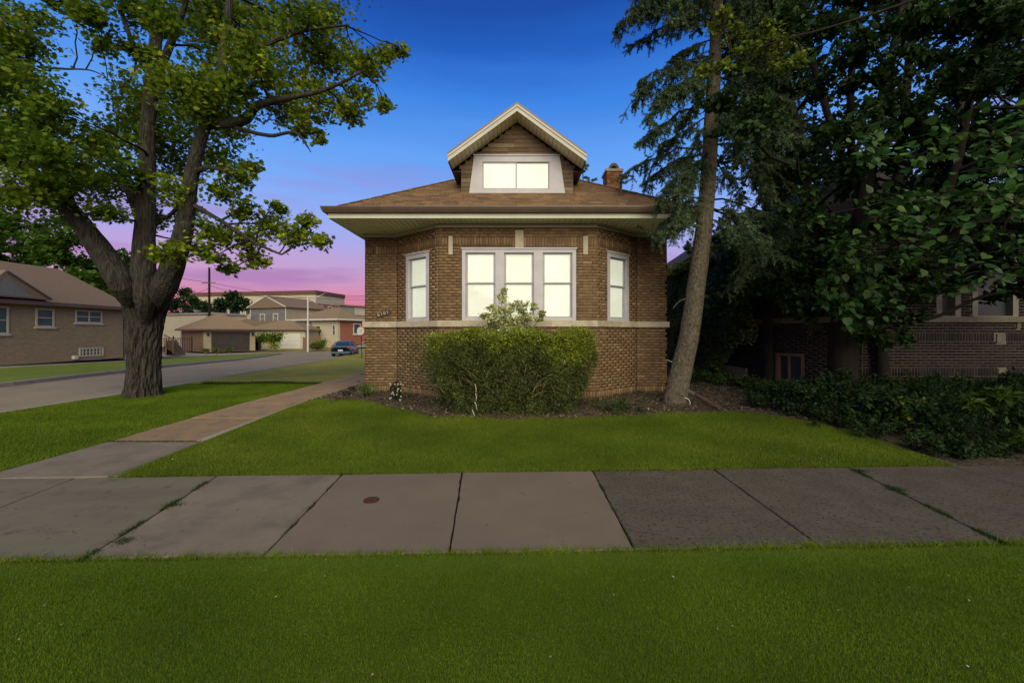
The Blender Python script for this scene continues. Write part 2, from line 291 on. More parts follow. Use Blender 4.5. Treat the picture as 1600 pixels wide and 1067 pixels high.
# far-reaching ground
big=MB(); xs=[-900,-200,-80,-45,-30]+lin(-20,20,20)+[30,60,200,900]; ys=[-300,-60,-10]+lin(0,60,30)+[80,140,300,1500]
V=[(x,y,float(H(x,y))-.2) for y in ys for x in xs]; n=len(xs)
mk('ground',V,[(j*n+i,j*n+i+1,(j+1)*n+i+1,(j+1)*n+i) for j in range(len(ys)-1) for i in range(n-1)],M_ground)['kind']='structure'
roadN=pw([(-5,-11.1),(12.7,-11.1),(20,-12.3),(36,-15.7),(45,-17.6),(70,-23)])
roadF=pw([(-5,-17.3),(13.6,-17.3),(19.4,-18.6),(23,-20.0),(42,-24.6),(70,-31)])
LY=[-3]+lin(0,44,44)+[50,58]
sheet('street',lambda y:roadF(y)-.05,lambda y:roadN(y)+.05,LY,6,-.13,M_road)
sheet('cross_street',lambda y:-60,lambda y:-4.5,lin(43,52,6),12,-.124,M_road)
sheet('driveway',lambda y:-48,lambda y:roadF(y)-.1,lin(30,43,6),8,-.07,M_conc2)
for nm,f,s in (('kerb',roadN,1),('kerb',roadF,-1)):
    y1=42.5 if s==1 else 42
    sheet(nm,(lambda y,f=f,s=s:f(y)-(.0 if s==1 else .16)),(lambda y,f=f,s=s:f(y)+(.16 if s==1 else 0)),lin(-3,y1,45),1,.012,M_conc2,skirt=.2)
# parkway, lawns
o=sheet('front_parkway_soil',lambda y:-20,lambda y:20,[-4,-2,0,1,2,2.4],20,-.03,M_lawn)
Xs=lin(-20,20,80)
V=[];
for x in Xs: V+= [(x,2.4,-.03),(x,nearS(x)-.01,-.012)]
mk('parkway_edge_soil',V,[(2*i,2*i+2,2*i+3,2*i+1) for i in range(80)],M_lawn)['kind']='structure'
lotback=pw([(-4.85,8.8),(-4.5,9.0),(-3.2,8.7),(-2.4,8.0),(-1.6,7.5),(0,7.3),(1.4,7.42),(2.3,7.6),(3.6,7.75),(4.6,7.7),(5.3,7.0),(5.55,6.2),(5.62,5.25)])
V=[];nx=60;ny=14; xs=lin(-4.84,5.62,nx)
for x in xs:
    a=farS(x)+.01;b=max(lotback(x),a+.02)
    for j in range(ny+1):
        y=a+(b-a)*j/ny; V.append((x,y,float(H(x,y))-.005))
mk('house_lawn_soil',V,[(i*(ny+1)+j,(i+1)*(ny+1)+j,(i+1)*(ny+1)+j+1,i*(ny+1)+j+1) for i in range(nx) for j in range(ny)],M_lawn)['kind']='structure'
sheet('garden_bed',lambda y:-4.8,lambda y:30,lin(5.0,24,60),60,-.025,M_soil,bumpy=.012,skirt=0)
sheet('side_lawn_soil',lambda y:roadN(y)+.16,lambda y:-6.36,[farS(-9)]+lin(5.2,13.4,16),10,-.005,M_lawn)
sheet('side_lawn_far',lambda y:roadN(y)+.16,lambda y:-6.36,lin(13.65,42.4,30),10,-.012,M_grassY,bumpy=.012)
farL=pw([(8,-24.5),(20.7,-26.4),(28.6,-27.4),(35,-30.3),(43,-24.9)])
sheet('far_parkway_lawn',lambda y:min(farL(y),roadF(y)-.3),lambda y:roadF(y)-.16,lin(8,42,34),6,.0,M_grassD,bumpy=.02)
sheet('far_sidewalk',lambda y:farL(y)-2.6,lambda y:farL(y)-.02,lin(8,36,14),2,-.01,M_conc2)
sheet('far_corner_lawn',lambda y:-38,lambda y:-18-(y-52)*.2,lin(52.3,56,4),8,-.03,M_grassY)
sheet('far_street_lawn',lambda y:-17,lambda y:-4.5,lin(52.3,70,4),4,-.03,M_grassY)
# ---- front sidewalk of separate slabs
sw=struct('sidewalk')
def onfar(px):  # image column on far edge line -> X
    x=0
    for _ in range(20): x=(px-CX)*farS(x)/F
    return x
tops=[340,535,722,926,1115,1325,1482]; bots=[(130,862),(410,866),(702,866),(992,862),(1283,855),(1568,842),None]
def onnear(px):
    x=0
    for _ in range(20): x=(px-CX)*nearS(x)/F
    return x
jt=[(onfar(a),onnear(b[0]) if b else onfar(a)+.12) for a,b in zip(tops,bots)]
pre=[(jt[0][0]-1.62*k,jt[0][1]-1.62*k) for k in range(8,0,-1)]; post=[(jt[-1][0]+1.5*k,jt[-1][1]+1.5*k) for k in range(1,9)]
jj=pre+jt+post
def slab(name,quad,th,gap,m,parent,zj=0,tilt=0,ns=14):
    c=sum((Vector(q) for q in quad),Vector())/4; q=[]
    for v in quad:
        d=Vector(v)-c; l=d.length; q.append(c+d*((l-gap)/l))
    z0=[random.uniform(-.004,.004)+zj for _ in q]; P=[]
    for i in range(4):
        a_,b_=q[i],q[(i+1)%4]
        for k in range(ns):
            t=k/ns; p=a_.lerp(b_,t)-c; z=p.z+z0[i]*(1-t)+z0[(i+1)%4]*t-.006
            j=random.uniform(-.006,.003) if k else -.006
            if random.random()<.06: j-=random.uniform(.006,.016)
            l=math.hypot(p.x,p.y); P.append((p.x*(1+j/l),p.y*(1+j/l),z))
    n=len(P); zc=sum(z0)/4-.006
    inn=[(x*(1-.010/max(.3,math.hypot(x,y))),y*(1-.010/max(.3,math.hypot(x,y))),z+.006) for x,y,z in P]; bot=[(x,y,z-th) for x,y,z in P]
    V=[(0,0,zc+.006)]+inn+P+bot
    Fc=[(0,1+i,1+(i+1)%n) for i in range(n)]+[(1+n+i,1+n+(i+1)%n,1+(i+1)%n,1+i) for i in range(n)]+[(1+2*n+i,1+2*n+(i+1)%n,1+n+(i+1)%n,1+n+i) for i in range(n)]
    return mk(name,V,Fc,m,parent,M=Matrix.Translation(c))
for i in range(len(jj)-1):
    (a,b),(c,d)=jj[i],jj[i+1]
    slab('slab',[(b,nearS(b),0),(d,nearS(d),0),(c,farS(c),0),(a,farS(a),0)],.12,.009,(M_concG if i<=7 else M_conc if i==8 else M_concN if i in (9,10) else M_concO),sw)
pt=struct('garden_path'); py=[4.82,6.27,7.85,9.3,10.9,12.4,14,15.6,17.2,18.8,20.4,22,23.6,25.2,26.8,28.4,30]
for i in range(len(py)-1):
    y0,y1=py[i],py[i+1]; m=M_conc if i==0 else M_concp
    hz=lambda x,y: .0+max(0,.08*float(sm((y-5)/5)))+float(-.42*sm((y-13)/25)*.3)
    l0=farS(-6.35)+.005 if i==0 else y0; r0=farS(-4.7)+.005 if i==0 else y0
    xr=-4.72 if i==0 else -4.98
    slab('slab',[(-6.33,l0,hz(0,l0)),(xr,r0,hz(0,r0)),(-4.98 if i else -4.9,y1,hz(0,y1)),(-6.33,y1,hz(0,y1))],.2,.009,m,pt,zj=.004)
    if i>0: slab('edging_slab',[(-4.975,y0,hz(0,y0)),(-4.80,y0,hz(0,y0)),(-4.80,y1,hz(0,y1)),(-4.975,y1,hz(0,y1))],.3,.004,M_conc2,pt,zj=.02)
mk('path_cover',*(lambda c:([(c.x+.075*math.cos(t),c.y+.075*math.sin(t),z) for z in (.002,.012) for t in lin(0,2*math.pi*23/24,23)],[tuple(range(24,48))]+[(i,(i+1)%24,24+(i+1)%24,24+i) for i in range(24)]))(G(580,782)),M_rust)
tag(bpy.data.objects['path_cover'],'small round rusty iron cover set in the sidewalk slab','cover')
# ================================================================ grass blades (stuff)
def blades(name,pts,h,w,m,tl=0,th=1,lean=.5,label='short mown grass blades'):
    n=len(pts); a=rng.uniform(0,2*np.pi,n); hh=h*rng.uniform(.55,1.25,n); ww=w*rng.uniform(.7,1.3,n)
    la=rng.uniform(0,2*np.pi,n); ll=hh*lean*rng.uniform(.1,1.2,n)
    d=np.stack([np.cos(a),np.sin(a),0*a],1)*ww[:,None]*.5
    tip=pts+np.stack([np.cos(la)*ll,np.sin(la)*ll,hh],1)
    V=np.empty((n,3,3)); V[:,0]=pts-d; V[:,1]=pts+d; V[:,2]=tip
    patch=.5+.5*np.sin(pts[:,0]*1.7+1.3*np.sin(pts[:,1]*2.1))*np.sin(pts[:,1]*2.6+pts[:,0])
    t=np.clip(tl+(th-tl)*(rng.beta(2,2.5,n)*.75+.25*patch),0,1)
    o=mk(name,V.reshape(-1,3),np.arange(3*n).reshape(n,3),m,None,t); return tag(o,label,'grass',kind='stuff')
def scatter(n,x0,x1,y0,y1,f):
    x=rng.uniform(x0,x1,n); y=rng.uniform(y0,y1,n); k=f(x,y); x=x[k];y=y[k]; return x,y
def clump_edge(x): return .035*np.sin(x*7.3)+.03*np.sin(x*17.1+1)+.02*np.sin(x*41)
x,y=scatter(620000,-4.9,4.9,1.55,3.5,lambda x,y:(y<nearS(x)+.0+.02*clump_edge(x)+rng.normal(0,.012,len(x)))&(np.abs(x)<1.36*y+.25))
blades('parkway_grass',np.stack([x,y,-.018+0*x],1),.016,.0030,M_grass,label='mown grass strip in front of the sidewalk',th=.86)
x=rng.uniform(-4.6,5.4,9000); y=nearS(x)+rng.normal(-.005,.016,9000)
blades('verge_tufts',np.stack([x,y,-.015+0*x],1),.045,.0035,M_grass,lean=.9,th=1,label='longer grass tufts spilling over the sidewalk edge')
cx_=rng.uniform(-4.4,5.2,150); k=np.repeat(np.arange(150),14); x=cx_[k]+rng.normal(0,.018,len(k)); y=nearS(cx_)[k]+rng.normal(.006,.016,len(k))
blades('verge_weeds',np.stack([x,y,-.01+0*x],1),.06,.0038,M_grass,lean=1.1,tl=.3,th=1,label='ragged weed tufts along the near sidewalk edge')
x=rng.uniform(-4.7,5.6,7000); y=farS(x)+rng.normal(.005,.014,7000)
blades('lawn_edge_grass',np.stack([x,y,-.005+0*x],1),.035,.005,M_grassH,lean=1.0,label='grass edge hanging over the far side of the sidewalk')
LB=np.array([lotback(v) for v in np.linspace(-4.85,5.62,200)])
def inlot(x,y):
    b=np.interp(x,np.linspace(-4.85,5.62,200),LB)+.06*np.sin(x*5)+rng.normal(0,.06,len(x))
    return (y>farS(x)+rng.normal(.0,.010,len(x)))&(y<b)
x,y=scatter(520000,-4.83,5.62,4.7,9.1,inlot)
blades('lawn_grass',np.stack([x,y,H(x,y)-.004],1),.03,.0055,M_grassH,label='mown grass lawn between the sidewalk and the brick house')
x,y=scatter(260000,-12,-6.36,4.6,13.55,lambda x,y:(y>farS(x)+.01)&(x>-1.33*y-.3)&(x>-10.95))
blades('side_grass',np.stack([x,y,H(x,y)-.004],1),.034,.0075,M_grass,th=.9,label='mown grass lawn around the big maple trunk')
# weeds in the joints
pts=[]
for cx__,cy__ in ((jj[13][0]+.02,4.98),(jj[13][0]*.7+jj[13][1]*.3,4.4),(jj[8][0]*.45+jj[8][1]*.55,4.0),(jj[8][1]+.05,3.3)): pts.append(np.stack([cx__+rng.normal(0,.045,260),cy__+rng.normal(0,.03,260),0*np.ones(260)-.005],1))
for k in (8,9,11,13):
    (a,b)=jj[k]; n_=3800 if k in (8,13) else 500
    t=rng.beta(.7,.7,n_); cl=np.sin(t*23+k)>(-.2 if k in(8,13) else .35); t=t[cl]
    x=b+(a-b)*t+rng.normal(0,.020 if k in (8,13) else .007,len(t)); y=nearS(b)+(farS(a)-nearS(b))*t+rng.normal(0,.012,len(t)); pts.append(np.stack([x,y,0*x-.008],1))
t=rng.uniform(0,1,700); pts.append(np.stack([-6.33+1.5*t,6.27+rng.normal(0,.012,700),0*t+.015],1))
blades('joint_weeds',np.concatenate(pts),.026,.006,M_weed,lean=1.2,label='dark weeds growing in the sidewalk joints')
# line of dark blades along the step between near and far side lawn
x=rng.uniform(-10.5,-6.5,5000); y=13.55+.12*np.sin(x*2.1)+rng.normal(0,.10,5000)
blades('lawn_lip_grass',np.stack([x,y,H(x,y)-.02],1),.10,.012,M_weed,label='ragged dark grass line across the side lawn')
# ================================================================ brick helpers
def frame(P0,P1):
    u=(Vector((P1[0],P1[1],0))-Vector((P0[0],P0[1],0))); Lg=u.length; u.normalize(); n=Vector((u.y,-u.x,0))
    M=Matrix(((u.x,-n.x,0,P0[0]),(u.y,-n.y,0,P0[1]),(0,0,1,0),(0,0,0,1))); return M,Lg
BL,BH,J=.20,.057,.010
JX=.005
def brick_list(P0,P1,z0,z1,opens=(),soldier=(),skip=()):
    M,Lg=frame(P0,P1); R=[]; z=z0; r=0
    def seg(za,zb):
        iv=[(0.004,Lg-.004)]
        for (s0,s1,a,b) in opens:
            if a<zb-.012 and b>za+.012:
                o=[]
                for p,q in iv:
                    if s1<=p or s0>=q: o.append((p,q))
                    else:
                        if s0>p: o.append((p,s0-.004))
                        if s1<q: o.append((s1+.004,q))
                iv=o
        return iv
    while z<z1-.03:
        sk=[b for a,b in skip if a<=z+.012<b]
        if sk: z=sk[0]+.004; continue
        sd=[(a,b) for a,b in soldier if a-.02<=z<b-.1]
        if sd:
            b=sd[0][0]+.2
            for p,q in seg(z+.02,b-.02):
                x=p
                while x+BH<q+.005: R.append((M,x+BH/2,z+.1,BH,.2)); x+=BH+J
            z+=.2+J; r+=1; continue
        for p,q in seg(z,z+BH):
            off=(r%2)*.105-random.uniform(0,.01); k=math.floor((p-off)/(BL+JX)); x=off+k*(BL+JX)
            while x<q:
                a=max(x,p);b=min(x+BL,q,Lg)
                if b-a>.03: R.append((M,(a+b)/2,z+BH/2,b-a,min(BH,z1-z)))
                x+=BL+JX
        z+=BH+J; r+=1
    return R
UB=None
def unit_brick(m):
    e=.06; V=[(-.5,0,-.5),(.5,0,-.5),(.5,0,.5),(-.5,0,.5),(-.5,1,-.5),(.5,1,-.5),(.5,1,.5),(-.5,1,.5)]
    return mesh_np('brick',V,np.array([(0,1,2,3),(1,5,6,2),(4,0,3,7),(3,2,6,7),(4,5,1,0)]),m)
def lay_bricks(lst,m,parent,score,limit=300,proud=.0035,fullonly=True):
    """the nearest full bricks become parts, the rest one joined part"""
    idx=sorted(range(len(lst)),key=lambda i:score(lst[i])); ind=[i for i in idx if (lst[i][3]>.19 or lst[i][4]>.19)][:limit]; I=set(ind)
    me=unit_brick(m)
    def place(b):
        M,x,z,l,h=b; pr=proud+random.uniform(-.0015,.0025)
        return M@Matrix.Translation((x,-pr,z))@Matrix.Diagonal((l,.03+pr,h,1))
    for i in ind:
        o=bpy.data.objects.new('brick',me); reg(o,place(lst[i]),parent)
    uv=np.array([v.co[:] for v in me.vertices]); uf=np.array([p.vertices[:] for p in me.polygons]); rest=[b for i,b in enumerate(lst) if i not in I]
    V=np.empty((len(rest),8,3)); 
    for k,b in enumerate(rest):
        A=np.array(place(b)); V[k]=uv@A[:3,:3].T+A[:3,3]
    Fc=(uf[None]+8*np.arange(len(rest))[:,None,None]).reshape(-1,4)
    o=mk('brickwork',V.reshape(-1,3),Fc,m,parent,np.repeat(rng.uniform(0,1,len(rest)),5)); o['kind']='stuff'
def wall_cells(mb,P0,P1,z0,z1,opens,th=.22):
    M,Lg=frame(P0,P1); xs=sorted({0,Lg,*[o[0] for o in opens],*[o[1] for o in opens]}); zs=sorted({z0,z1,*[o[2] for o in opens],*[o[3] for o in opens]})
    for i in range(len(xs)-1):
        for j in range(len(zs)-1):
            cx,cz=(xs[i]+xs[i+1])/2,(zs[j]+zs[j+1])/2
            if any(o[0]<cx<o[1] and o[2]<cz<o[3] for o in opens): continue
            mb.box(xs[i],xs[i+1],0,th,zs[j],zs[j+1],M=M)
# ================================================================ main house
hs=thing('brick_house','brown brick bungalow with lit windows and hipped roof behind the hedge','house',(0,10,.24))
Zb=.0; Zt=EYE+2.40
A0=(-3.80,18.0);A1=(-3.80,10.12);A2=(-3.0,10.12);A3=(-1.78,9.17);A4=(1.80,9.17);A5=(2.99,10.12);A6=(3.74,10.12);A7=(3.74,18.0)
def onseg(px,P,Q):  # distance along P->Q where image column px hits
    k=(px-CX)/F; dx,dy=Q[0]-P[0],Q[1]-P[1]; t=(k*P[1]-P[0])/(dx-k*dy); return t*math.hypot(dx,dy)
wz0=EYE+.30; wz1=EYE+1.91
oF=[(onseg(722,A3,A4),onseg(900,A3,A4),wz0,wz1)]
oL=[(onseg(635.5,A2,A3),onseg(670.5,A2,A3),wz0,wz1-.02)]
oR=[(onseg(948.5,A4,A5),onseg(981.5,A4,A5),wz0,wz1-.02)]
ks=[(701,707.5,398,369),(805,818,388,360),(911,918.5,398,369)]
oK=[(onseg(a,A3,A4),onseg(b,A3,A4),EYE+(HY-c)/69.03,EYE+(HY-d)/69.03) for a,b,c,d in ks]
band=(EYE+.14,EYE+.28)
segs=[(A0,A1,[]),(A1,A2,[]),(A2,A3,oL),(A3,A4,oF),(A4,A5,oR),(A5,A6,[]),(A6,A7,[])]
w=MB()
for P,Q,o in segs: wall_cells(w,P,Q,Zb,EYE+2.46,o)
w.box(-3.8,3.74,17.8,18.0,Zb,EYE+2.44)
wall=w.obj('wall',M_mortar,hs)
bl=[]
for P,Q,o in segs:
    bl+=brick_list(P,Q,Zb+.04+(0),Zt-.02,list(o)+(oK if P is A3 else []),soldier=[(Zb+.16,Zb+.36),(EYE+1.93,EYE+2.13)],skip=[band])
def sc(b):
    c=b[0]@Vector((b[1],0,b[2])); return (c.y>9.3)*100+abs(c.x-.9)+abs(c.z-2.6)*.5+(abs(c.z-2.0)<.5)*0
lay_bricks(bl,M_brick,wall,sc)
# limestone band, key blocks
def run_blocks(name,P,Q,z0,z1,proud,m,parent,cuts,ends=(0,0)):
    M,Lg=frame(P,Q); xs=[-ends[0]]+[c for c in cuts if c<Lg]+[Lg+ends[1]]
    for a,b in zip(xs,xs[1:]):
        mb=MB(); mb.box(a+.002,b-.002,-proud,.03,z0,z1,t=random.random(),M=M); mb.obj(name,m,parent)
for P,Q,c,e in ((A0,A1,lin(1,7,6),(0,.05)),(A1,A2,[.5],(0,0)),(A2,A3,[.9],(-.0,.017)),(A3,A4,[.55,1.0,2.55,3.0],(.017,.017)),(A4,A5,[.75],(.017,0)),(A5,A6,[],(0,.0)),(A6,A7,lin(1,7,6),(.05,0))):
    run_blocks('sill_stone',P,Q,band[0],band[1],.05,M_lime,hs,c,e)
M3,_=frame(A3,A4)
for s0,s1,a,b in oK: MB().box(s0,s1,-.022,.03,a,b,M=M3).obj('key_stone',M_lime,hs)
# frieze under soffit
for P,Q,e in ((A0,A1,(0,.035)),(A1,A2,(0,0)),(A2,A3,(0,.012)),(A3,A4,(.012,.012)),(A4,A5,(.012,0)),(A5,A6,(0,0)),(A6,A7,(.035,0))):
    M,Lg=frame(P,Q); MB().box(-e[0],Lg+e[1],-.036,.02,EYE+2.375,EYE+2.455,M=M).obj('frieze_board',M_trim,hs)
# soffit boards, fascia, gutter
EX0,EX1,EY0,EZ=-4.03,3.95,8.70,EYE+2.46
nb=66; bw=(EX1-EX0)/nb; bme={}
def board(x,y0,y1,w,name='soffit_board',par=hs,z=EZ,m=M_soffit):
    key=(round(w,3),round(y1-y0,3),m.name)
    if key not in bme:
        b=MB(); b.box(.007,w-.007,0,y1-y0,0,.014); b.box(-.007,.007,0,y1-y0,.024,.03); bme[key]=mesh_np(name,b.V,b.F,m,b.T)
    return reg(bpy.data.objects.new(name,bme[key]),Matrix.Translation((x,y0,z)),par)
for i in range(nb): board(EX0+i*bw,EY0,10.35,bw)
for x0,x1 in ((EX0,-3.79),(3.73,EX1)):
    MB().box(x0,x1,10.352,18.3,EZ,EZ+.012).obj('soffit_panel',M_soffit,hs)
MB().box(EX0-.02,EX1+.02,EY0-.02,EY0,EZ-.006,EZ+.135).obj('fascia',M_fascia,hs)
for xa,xb in ((EX0-.02,EX0),(EX1,EX1+.02)): MB().box(xa,xb,EY0+.001,18.4,EZ-.006,EZ+.135).obj('fascia',M_fascia,hs)
def gutter(pts2,name):   # mitred K profile swept round the eave
    prof=[(0,.10),(-.075,.10),(-.10,.15),(-.118,.205),(-.118,.222),(-.104,.222),(-.10,.21),(-.085,.16),(-.01,.15),(0,.15)]
    V=[];Fc=[];n=len(prof)
    for (x,y,nx,ny) in pts2:
        for d,z in prof: V.append((x-nx*d,y-ny*d,EZ+z))
    for i in range(len(pts2)-1):
        for k in range(n): Fc.append((i*n+k,i*n+(k+1)%n,(i+1)*n+(k+1)%n,(i+1)*n+k))
    return mk(name,V,Fc,M_gutter,hs)
gutter([(EX0-.021,18.4,-1,0),(EX0-.021,EY0-.021,-1,-1),(EX1+.021,EY0-.021,1,-1),(EX1+.021,18.4,1,0)],'gutter')
# roof: deck and shingle courses
RS=.64; cxm=(EX0+EX1)/2; hw=(EX1-EX0)/2+.06; ex0,ex1,ey=cxm-hw,cxm+hw,EY0-.06; rz=EZ+.185; rt=rz+hw*RS
ry0,ry1=ey+hw,17.0; 
dk=[(ex0,ey,rz),(ex1,ey,rz),(ex1,18.5,rz),(ex0,18.5,rz),(cxm,ry0,rt),(cxm,ry1,rt)]
mk('roof',dk+[(a,b,c-.08) for a,b,c in dk[:4]],[(0,1,4),(1,2,5,4),(2,3,5),(3,0,4,5),(0,6,7,1),(1,7,8,2),(2,8,9,3),(3,9,6,0),(9,8,7,6)],M_shingle,hs)
roofo=bpy.data.objects['roof']
sV=MB()
def courses(O,ux,uy,width,run,inset0,inset1):
    # O eave corner, ux along eave, uy inward; rows of tabs with butt edges
    dy=.118; k=0; y=0
    while y<run:
        l=inset0*y; r=width-inset1*y
        x=l-random.uniform(0,.3)
        while x<r:
            wd=random.choice((.16,.25,.32,.32)); a=max(x,l);b=min(x+wd-.006,r)
            if b-a>.02:
                y1=min(y+dy+.02,run); th=.017+random.uniform(0,.005); dr=random.uniform(0,.008); t=random.random()
                a1=max(a,inset0*y1); b1=min(b,width-inset1*y1)
                if b1>a1:
                    P=lambda xx,yy,zz: tuple(Vector(O)+Vector(ux)*xx+Vector(uy)*yy+Vector((0,0,yy*RS+zz)))
                    y_=y-dr
                    sV.add([P(a,y_,.002),P(b,y_,.002),P(b,y_,th),P(a,y_,th),P(b1,y1,.003),P(a1,y1,.003)],[(0,1,2,3),(3,2,4,5),(0,3,5),(1,4,2)],t)
            x+=wd
        y+=dy
courses((ex0,ey,rz),(1,0,0),(0,1,0),ex1-ex0,hw,1,1)
courses((ex0,18.5,rz),(0,-1,0),(1,0,0),18.5-ey,hw,0,1)
courses((ex1,ey,rz),(0,1,0),(-1,0,0),18.5-ey,hw,1,0)
o=sV.obj('shingles',M_shingle,roofo); o['kind']='stuff'
hp=MB()
for sx,x0 in ((1,ex0),(-1,ex1)):
    for i in range(22):
        t=i*hw/22; t2=t+hw/22*1.15
        p=[(x0+sx*(t+d*.5),ey+t-d*.5,rz+t*RS+.02-abs(d)*.25) for d in (-.16,0,.16)]
        q=[(x0+sx*(t2+d*.5),ey+t2-d*.5,rz+t2*RS+.012-abs(d)*.25) for d in (-.16,0,.16)]
        hp.add(p+q,[(0,1,4,3),(1,2,5,4)],random.random())
o=hp.obj('hip_caps',M_shingle,roofo); o['kind']='stuff'
# windows
def window(parent,P,Q,s0,s1,z0,z1,layout,case=.085,sash=.045,rail=True,depth=.05,head=True):
    """layout: list of (x0,x1) sash extents along the wall"""
    M,_=frame(P,Q); b=MB()
    xs=[s0]+[v for l in layout for v in l]+[s1]
    for i in range(0,len(xs),2): b.box(xs[i],xs[i+1],-.025,.12,z0,z1,M=M)
    zt=z1-case; zb=z0+.06
    for a,c in layout: b.box(a,c,-.022,.12,zt,z1,M=M); b.box(a,c,-.02,.12,z0,zb,M=M)
    if head: b.box(s0-.02,s1+.02,-.045,.02,z1-.022,z1+.012,M=M)
    f=b.obj('window',M_casing,parent)
    for a,c in layout:
        s=MB(); zm=zt-(zt-zb)*.475
        for (za,zc,yy,last) in ((zm,zt,.03,0),(zb,zm+.02,.055,1)) if rail else ((zb,zt,.03,0),):
            s.box(a,a+sash,yy,yy+.025,za,zc,M=M); s.box(c-sash,c,yy,yy+.025,za,zc,M=M)
            s.box(a+sash,c-sash,yy,yy+.025,zc-.035,zc,M=M); s.box(a+sash,c-sash,yy,yy+.025,za,za+.035,M=M)
            MB().box(a+sash-.005,c-sash+.005,yy+.010,yy+.014,za+.03,zc-.03,M=M).obj('pane',M_glass,f)
        s.obj('sash',M_sash,f)
        MB().box(a-.01,c+.01,.10,.104,zb-.01,zt+.01,M=M).obj('blind',M_blind,f)
    return f
q=lambda a,P=A3,Q=A4: onseg(a,P,Q)
window(hs,A3,A4,oF[0][0],oF[0][1],wz0-.02,wz1,[(q(727.5),q(774)),(q(787.8),q(834)),(q(848),q(894))],case=.10)
s0,s1=oL[0][:2]; window(hs,A2,A3,s0,s1,wz0-.02,wz1-.02,[(s0+.085,s1-.085)],case=.12)
s0,s1=oR[0][:2]; window(hs,A4,A5,s0,s1,wz0-.02,wz1-.02,[(s0+.085,s1-.085)],case=.12)
# number plaque, tilted up to the right
pc=Vector((XP(599,10.1),10.108,EYE+(HY-490)*10.1/F)); ang=math.radians(17)
Mp=Matrix.Translation(pc)@Matrix.Rotation(-ang,4,'Y')
pl=MB(); pl.box(-.185,.185,-.022,.0,-.055,.055); plq=pl.obj('number_plaque',M_plate,hs,M=Mp)
for i,ch in enumerate('8101'):
    cu=bpy.data.curves.new('digit','FONT'); cu.body=ch; cu.size=.115; cu.extrude=.004; cu.align_x='CENTER'; cu.align_y='CENTER'
    tmp=bpy.data.objects.new('digit_tmp',cu); C.objects.link(tmp); dg=bpy.context.evaluated_depsgraph_get(); me=bpy.data.meshes.new_from_object(tmp.evaluated_get(dg)); bpy.data.objects.remove(tmp)
    me.name='digit'; me.materials.clear(); me.materials.append(M_digit)
    reg(bpy.data.objects.new('digit',me),Mp@Matrix.Translation((-.12+i*.078,-.03,0))@Matrix.Rotation(math.radians(90),4,'X'),plq)
# dormer
DY=9.75; sc_=F/DY; dz=lambda y:EYE+(HY-y)/sc_
d=MB(); hwD=1.35; zD0=dz(306); zE=EYE+4.00; zA=EYE+5.02
d.prism([(-hwD,zD0-.5),(hwD,zD0-.5),(hwD,zE),(0,zA),(-hwD,zE)],DY,DY+2.6,ax='y')
dwall=d.obj('dormer',M_wshingle,hs)
z=zD0; k=0
while z<zA-.02:
    h_=.105; lim=hwD-.005 if z+h_<zE else max(0,hwD*(zA-z-h_*.4)/(zA-zE))
    x=-lim
    while x<lim-.03:
        wd=random.choice((.5,.62,.75)); b=min(x+wd,lim)
        hx=max(abs(x),abs(b))
        inside=False
        if z+h_>EYE+3.45 and z<EYE+4.12:
            if x<-.9 and b>-.9: b=-.9
            elif x>=-.9 and x<.93: x=.93; b=min(x+wd,lim)
        if not inside and b-x>.03:
            t_=MB(); t_.add([(x+.002,DY-.016,z),(b-.002,DY-.016,z),(b-.002,DY-.004,z+h_),(x+.002,DY-.004,z+h_),(x+.002,DY,z),(b-.002,DY,z)],[(0,1,2,3),(4,5,1,0),(4,0,3),(1,5,2)],0)
            t_.obj('shingle',M_wshingle,dwall)
        x=max(b,x)
    z+=h_
# dormer roof slabs
vY=9.20; tipx=1.575; zT=EYE+4.09; zP=EYE+5.235; zlo=.13
rd=MB()
for s in (-1,1):
    pr=[(0,zP),(s*tipx,zT),(s*tipx,zT-.06),(0,zP-.06)]
    if s==1: pr=pr[::-1]
    rd.prism(pr,vY+.02,12.3,ax='y')
droof=rd.obj('dormer_roof',M_shingle,hs)
for s in (-1,1):
    m_=(zP-zT)/tipx
    for (a,b,yy,th,mm,nm) in ((-.005,.05,vY-.012,.03,M_gutter,'drip_edge'),(.05,.20,vY-.0,.022,M_trim,'barge_board'),(.05,.10,vY-.018,.018,M_trim,'barge_cap')):
        pr=[(0,zP-a),(s*(tipx),zT-a),(s*tipx,zT-b),(0,zP-b)]
        if s==1: pr=pr[::-1]
        mb=MB(); mb.prism(pr,yy,yy+th,ax='y'); mb.obj(nm,mm,hs)
    nbd=17
    for i in range(nbd):   # soffit boards running back to the shingled wall
        xa=i/nbd*tipx; xb=(i+1)/nbd*tipx
        V=[(s*(xa+.004),vY+.022,zP-.17-m_*(xa+.004)),(s*(xb-.004),vY+.022,zP-.17-m_*(xb-.004)),(s*(xb-.004),DY,zP-.17-m_*(xb-.004)),(s*(xa+.004),DY,zP-.17-m_*(xa+.004))]
        V+=[(a,b,c+.012) for a,b,c in V]
        mk('soffit_board',V,[(0,1,2,3),(4,5,6,7),(0,1,5,4),(1,2,6,5),(2,3,7,6),(3,0,4,7)],M_soffit,hs,[.5]*6)
    mb=MB(); xo=tipx-.02; mb.box(min(s*hwD,s*xo),max(s*hwD,s*xo),DY,12.2,zT-.215,zT-.20); mb.obj('side_soffit',M_gutter,hs)
    mb=MB(); mb.box(min(s*xo,s*(xo+.02)),max(s*xo,s*(xo+.02)),vY+.02,12.2,zT-.21,zT-.01); mb.obj('side_fascia',M_gutter,hs)
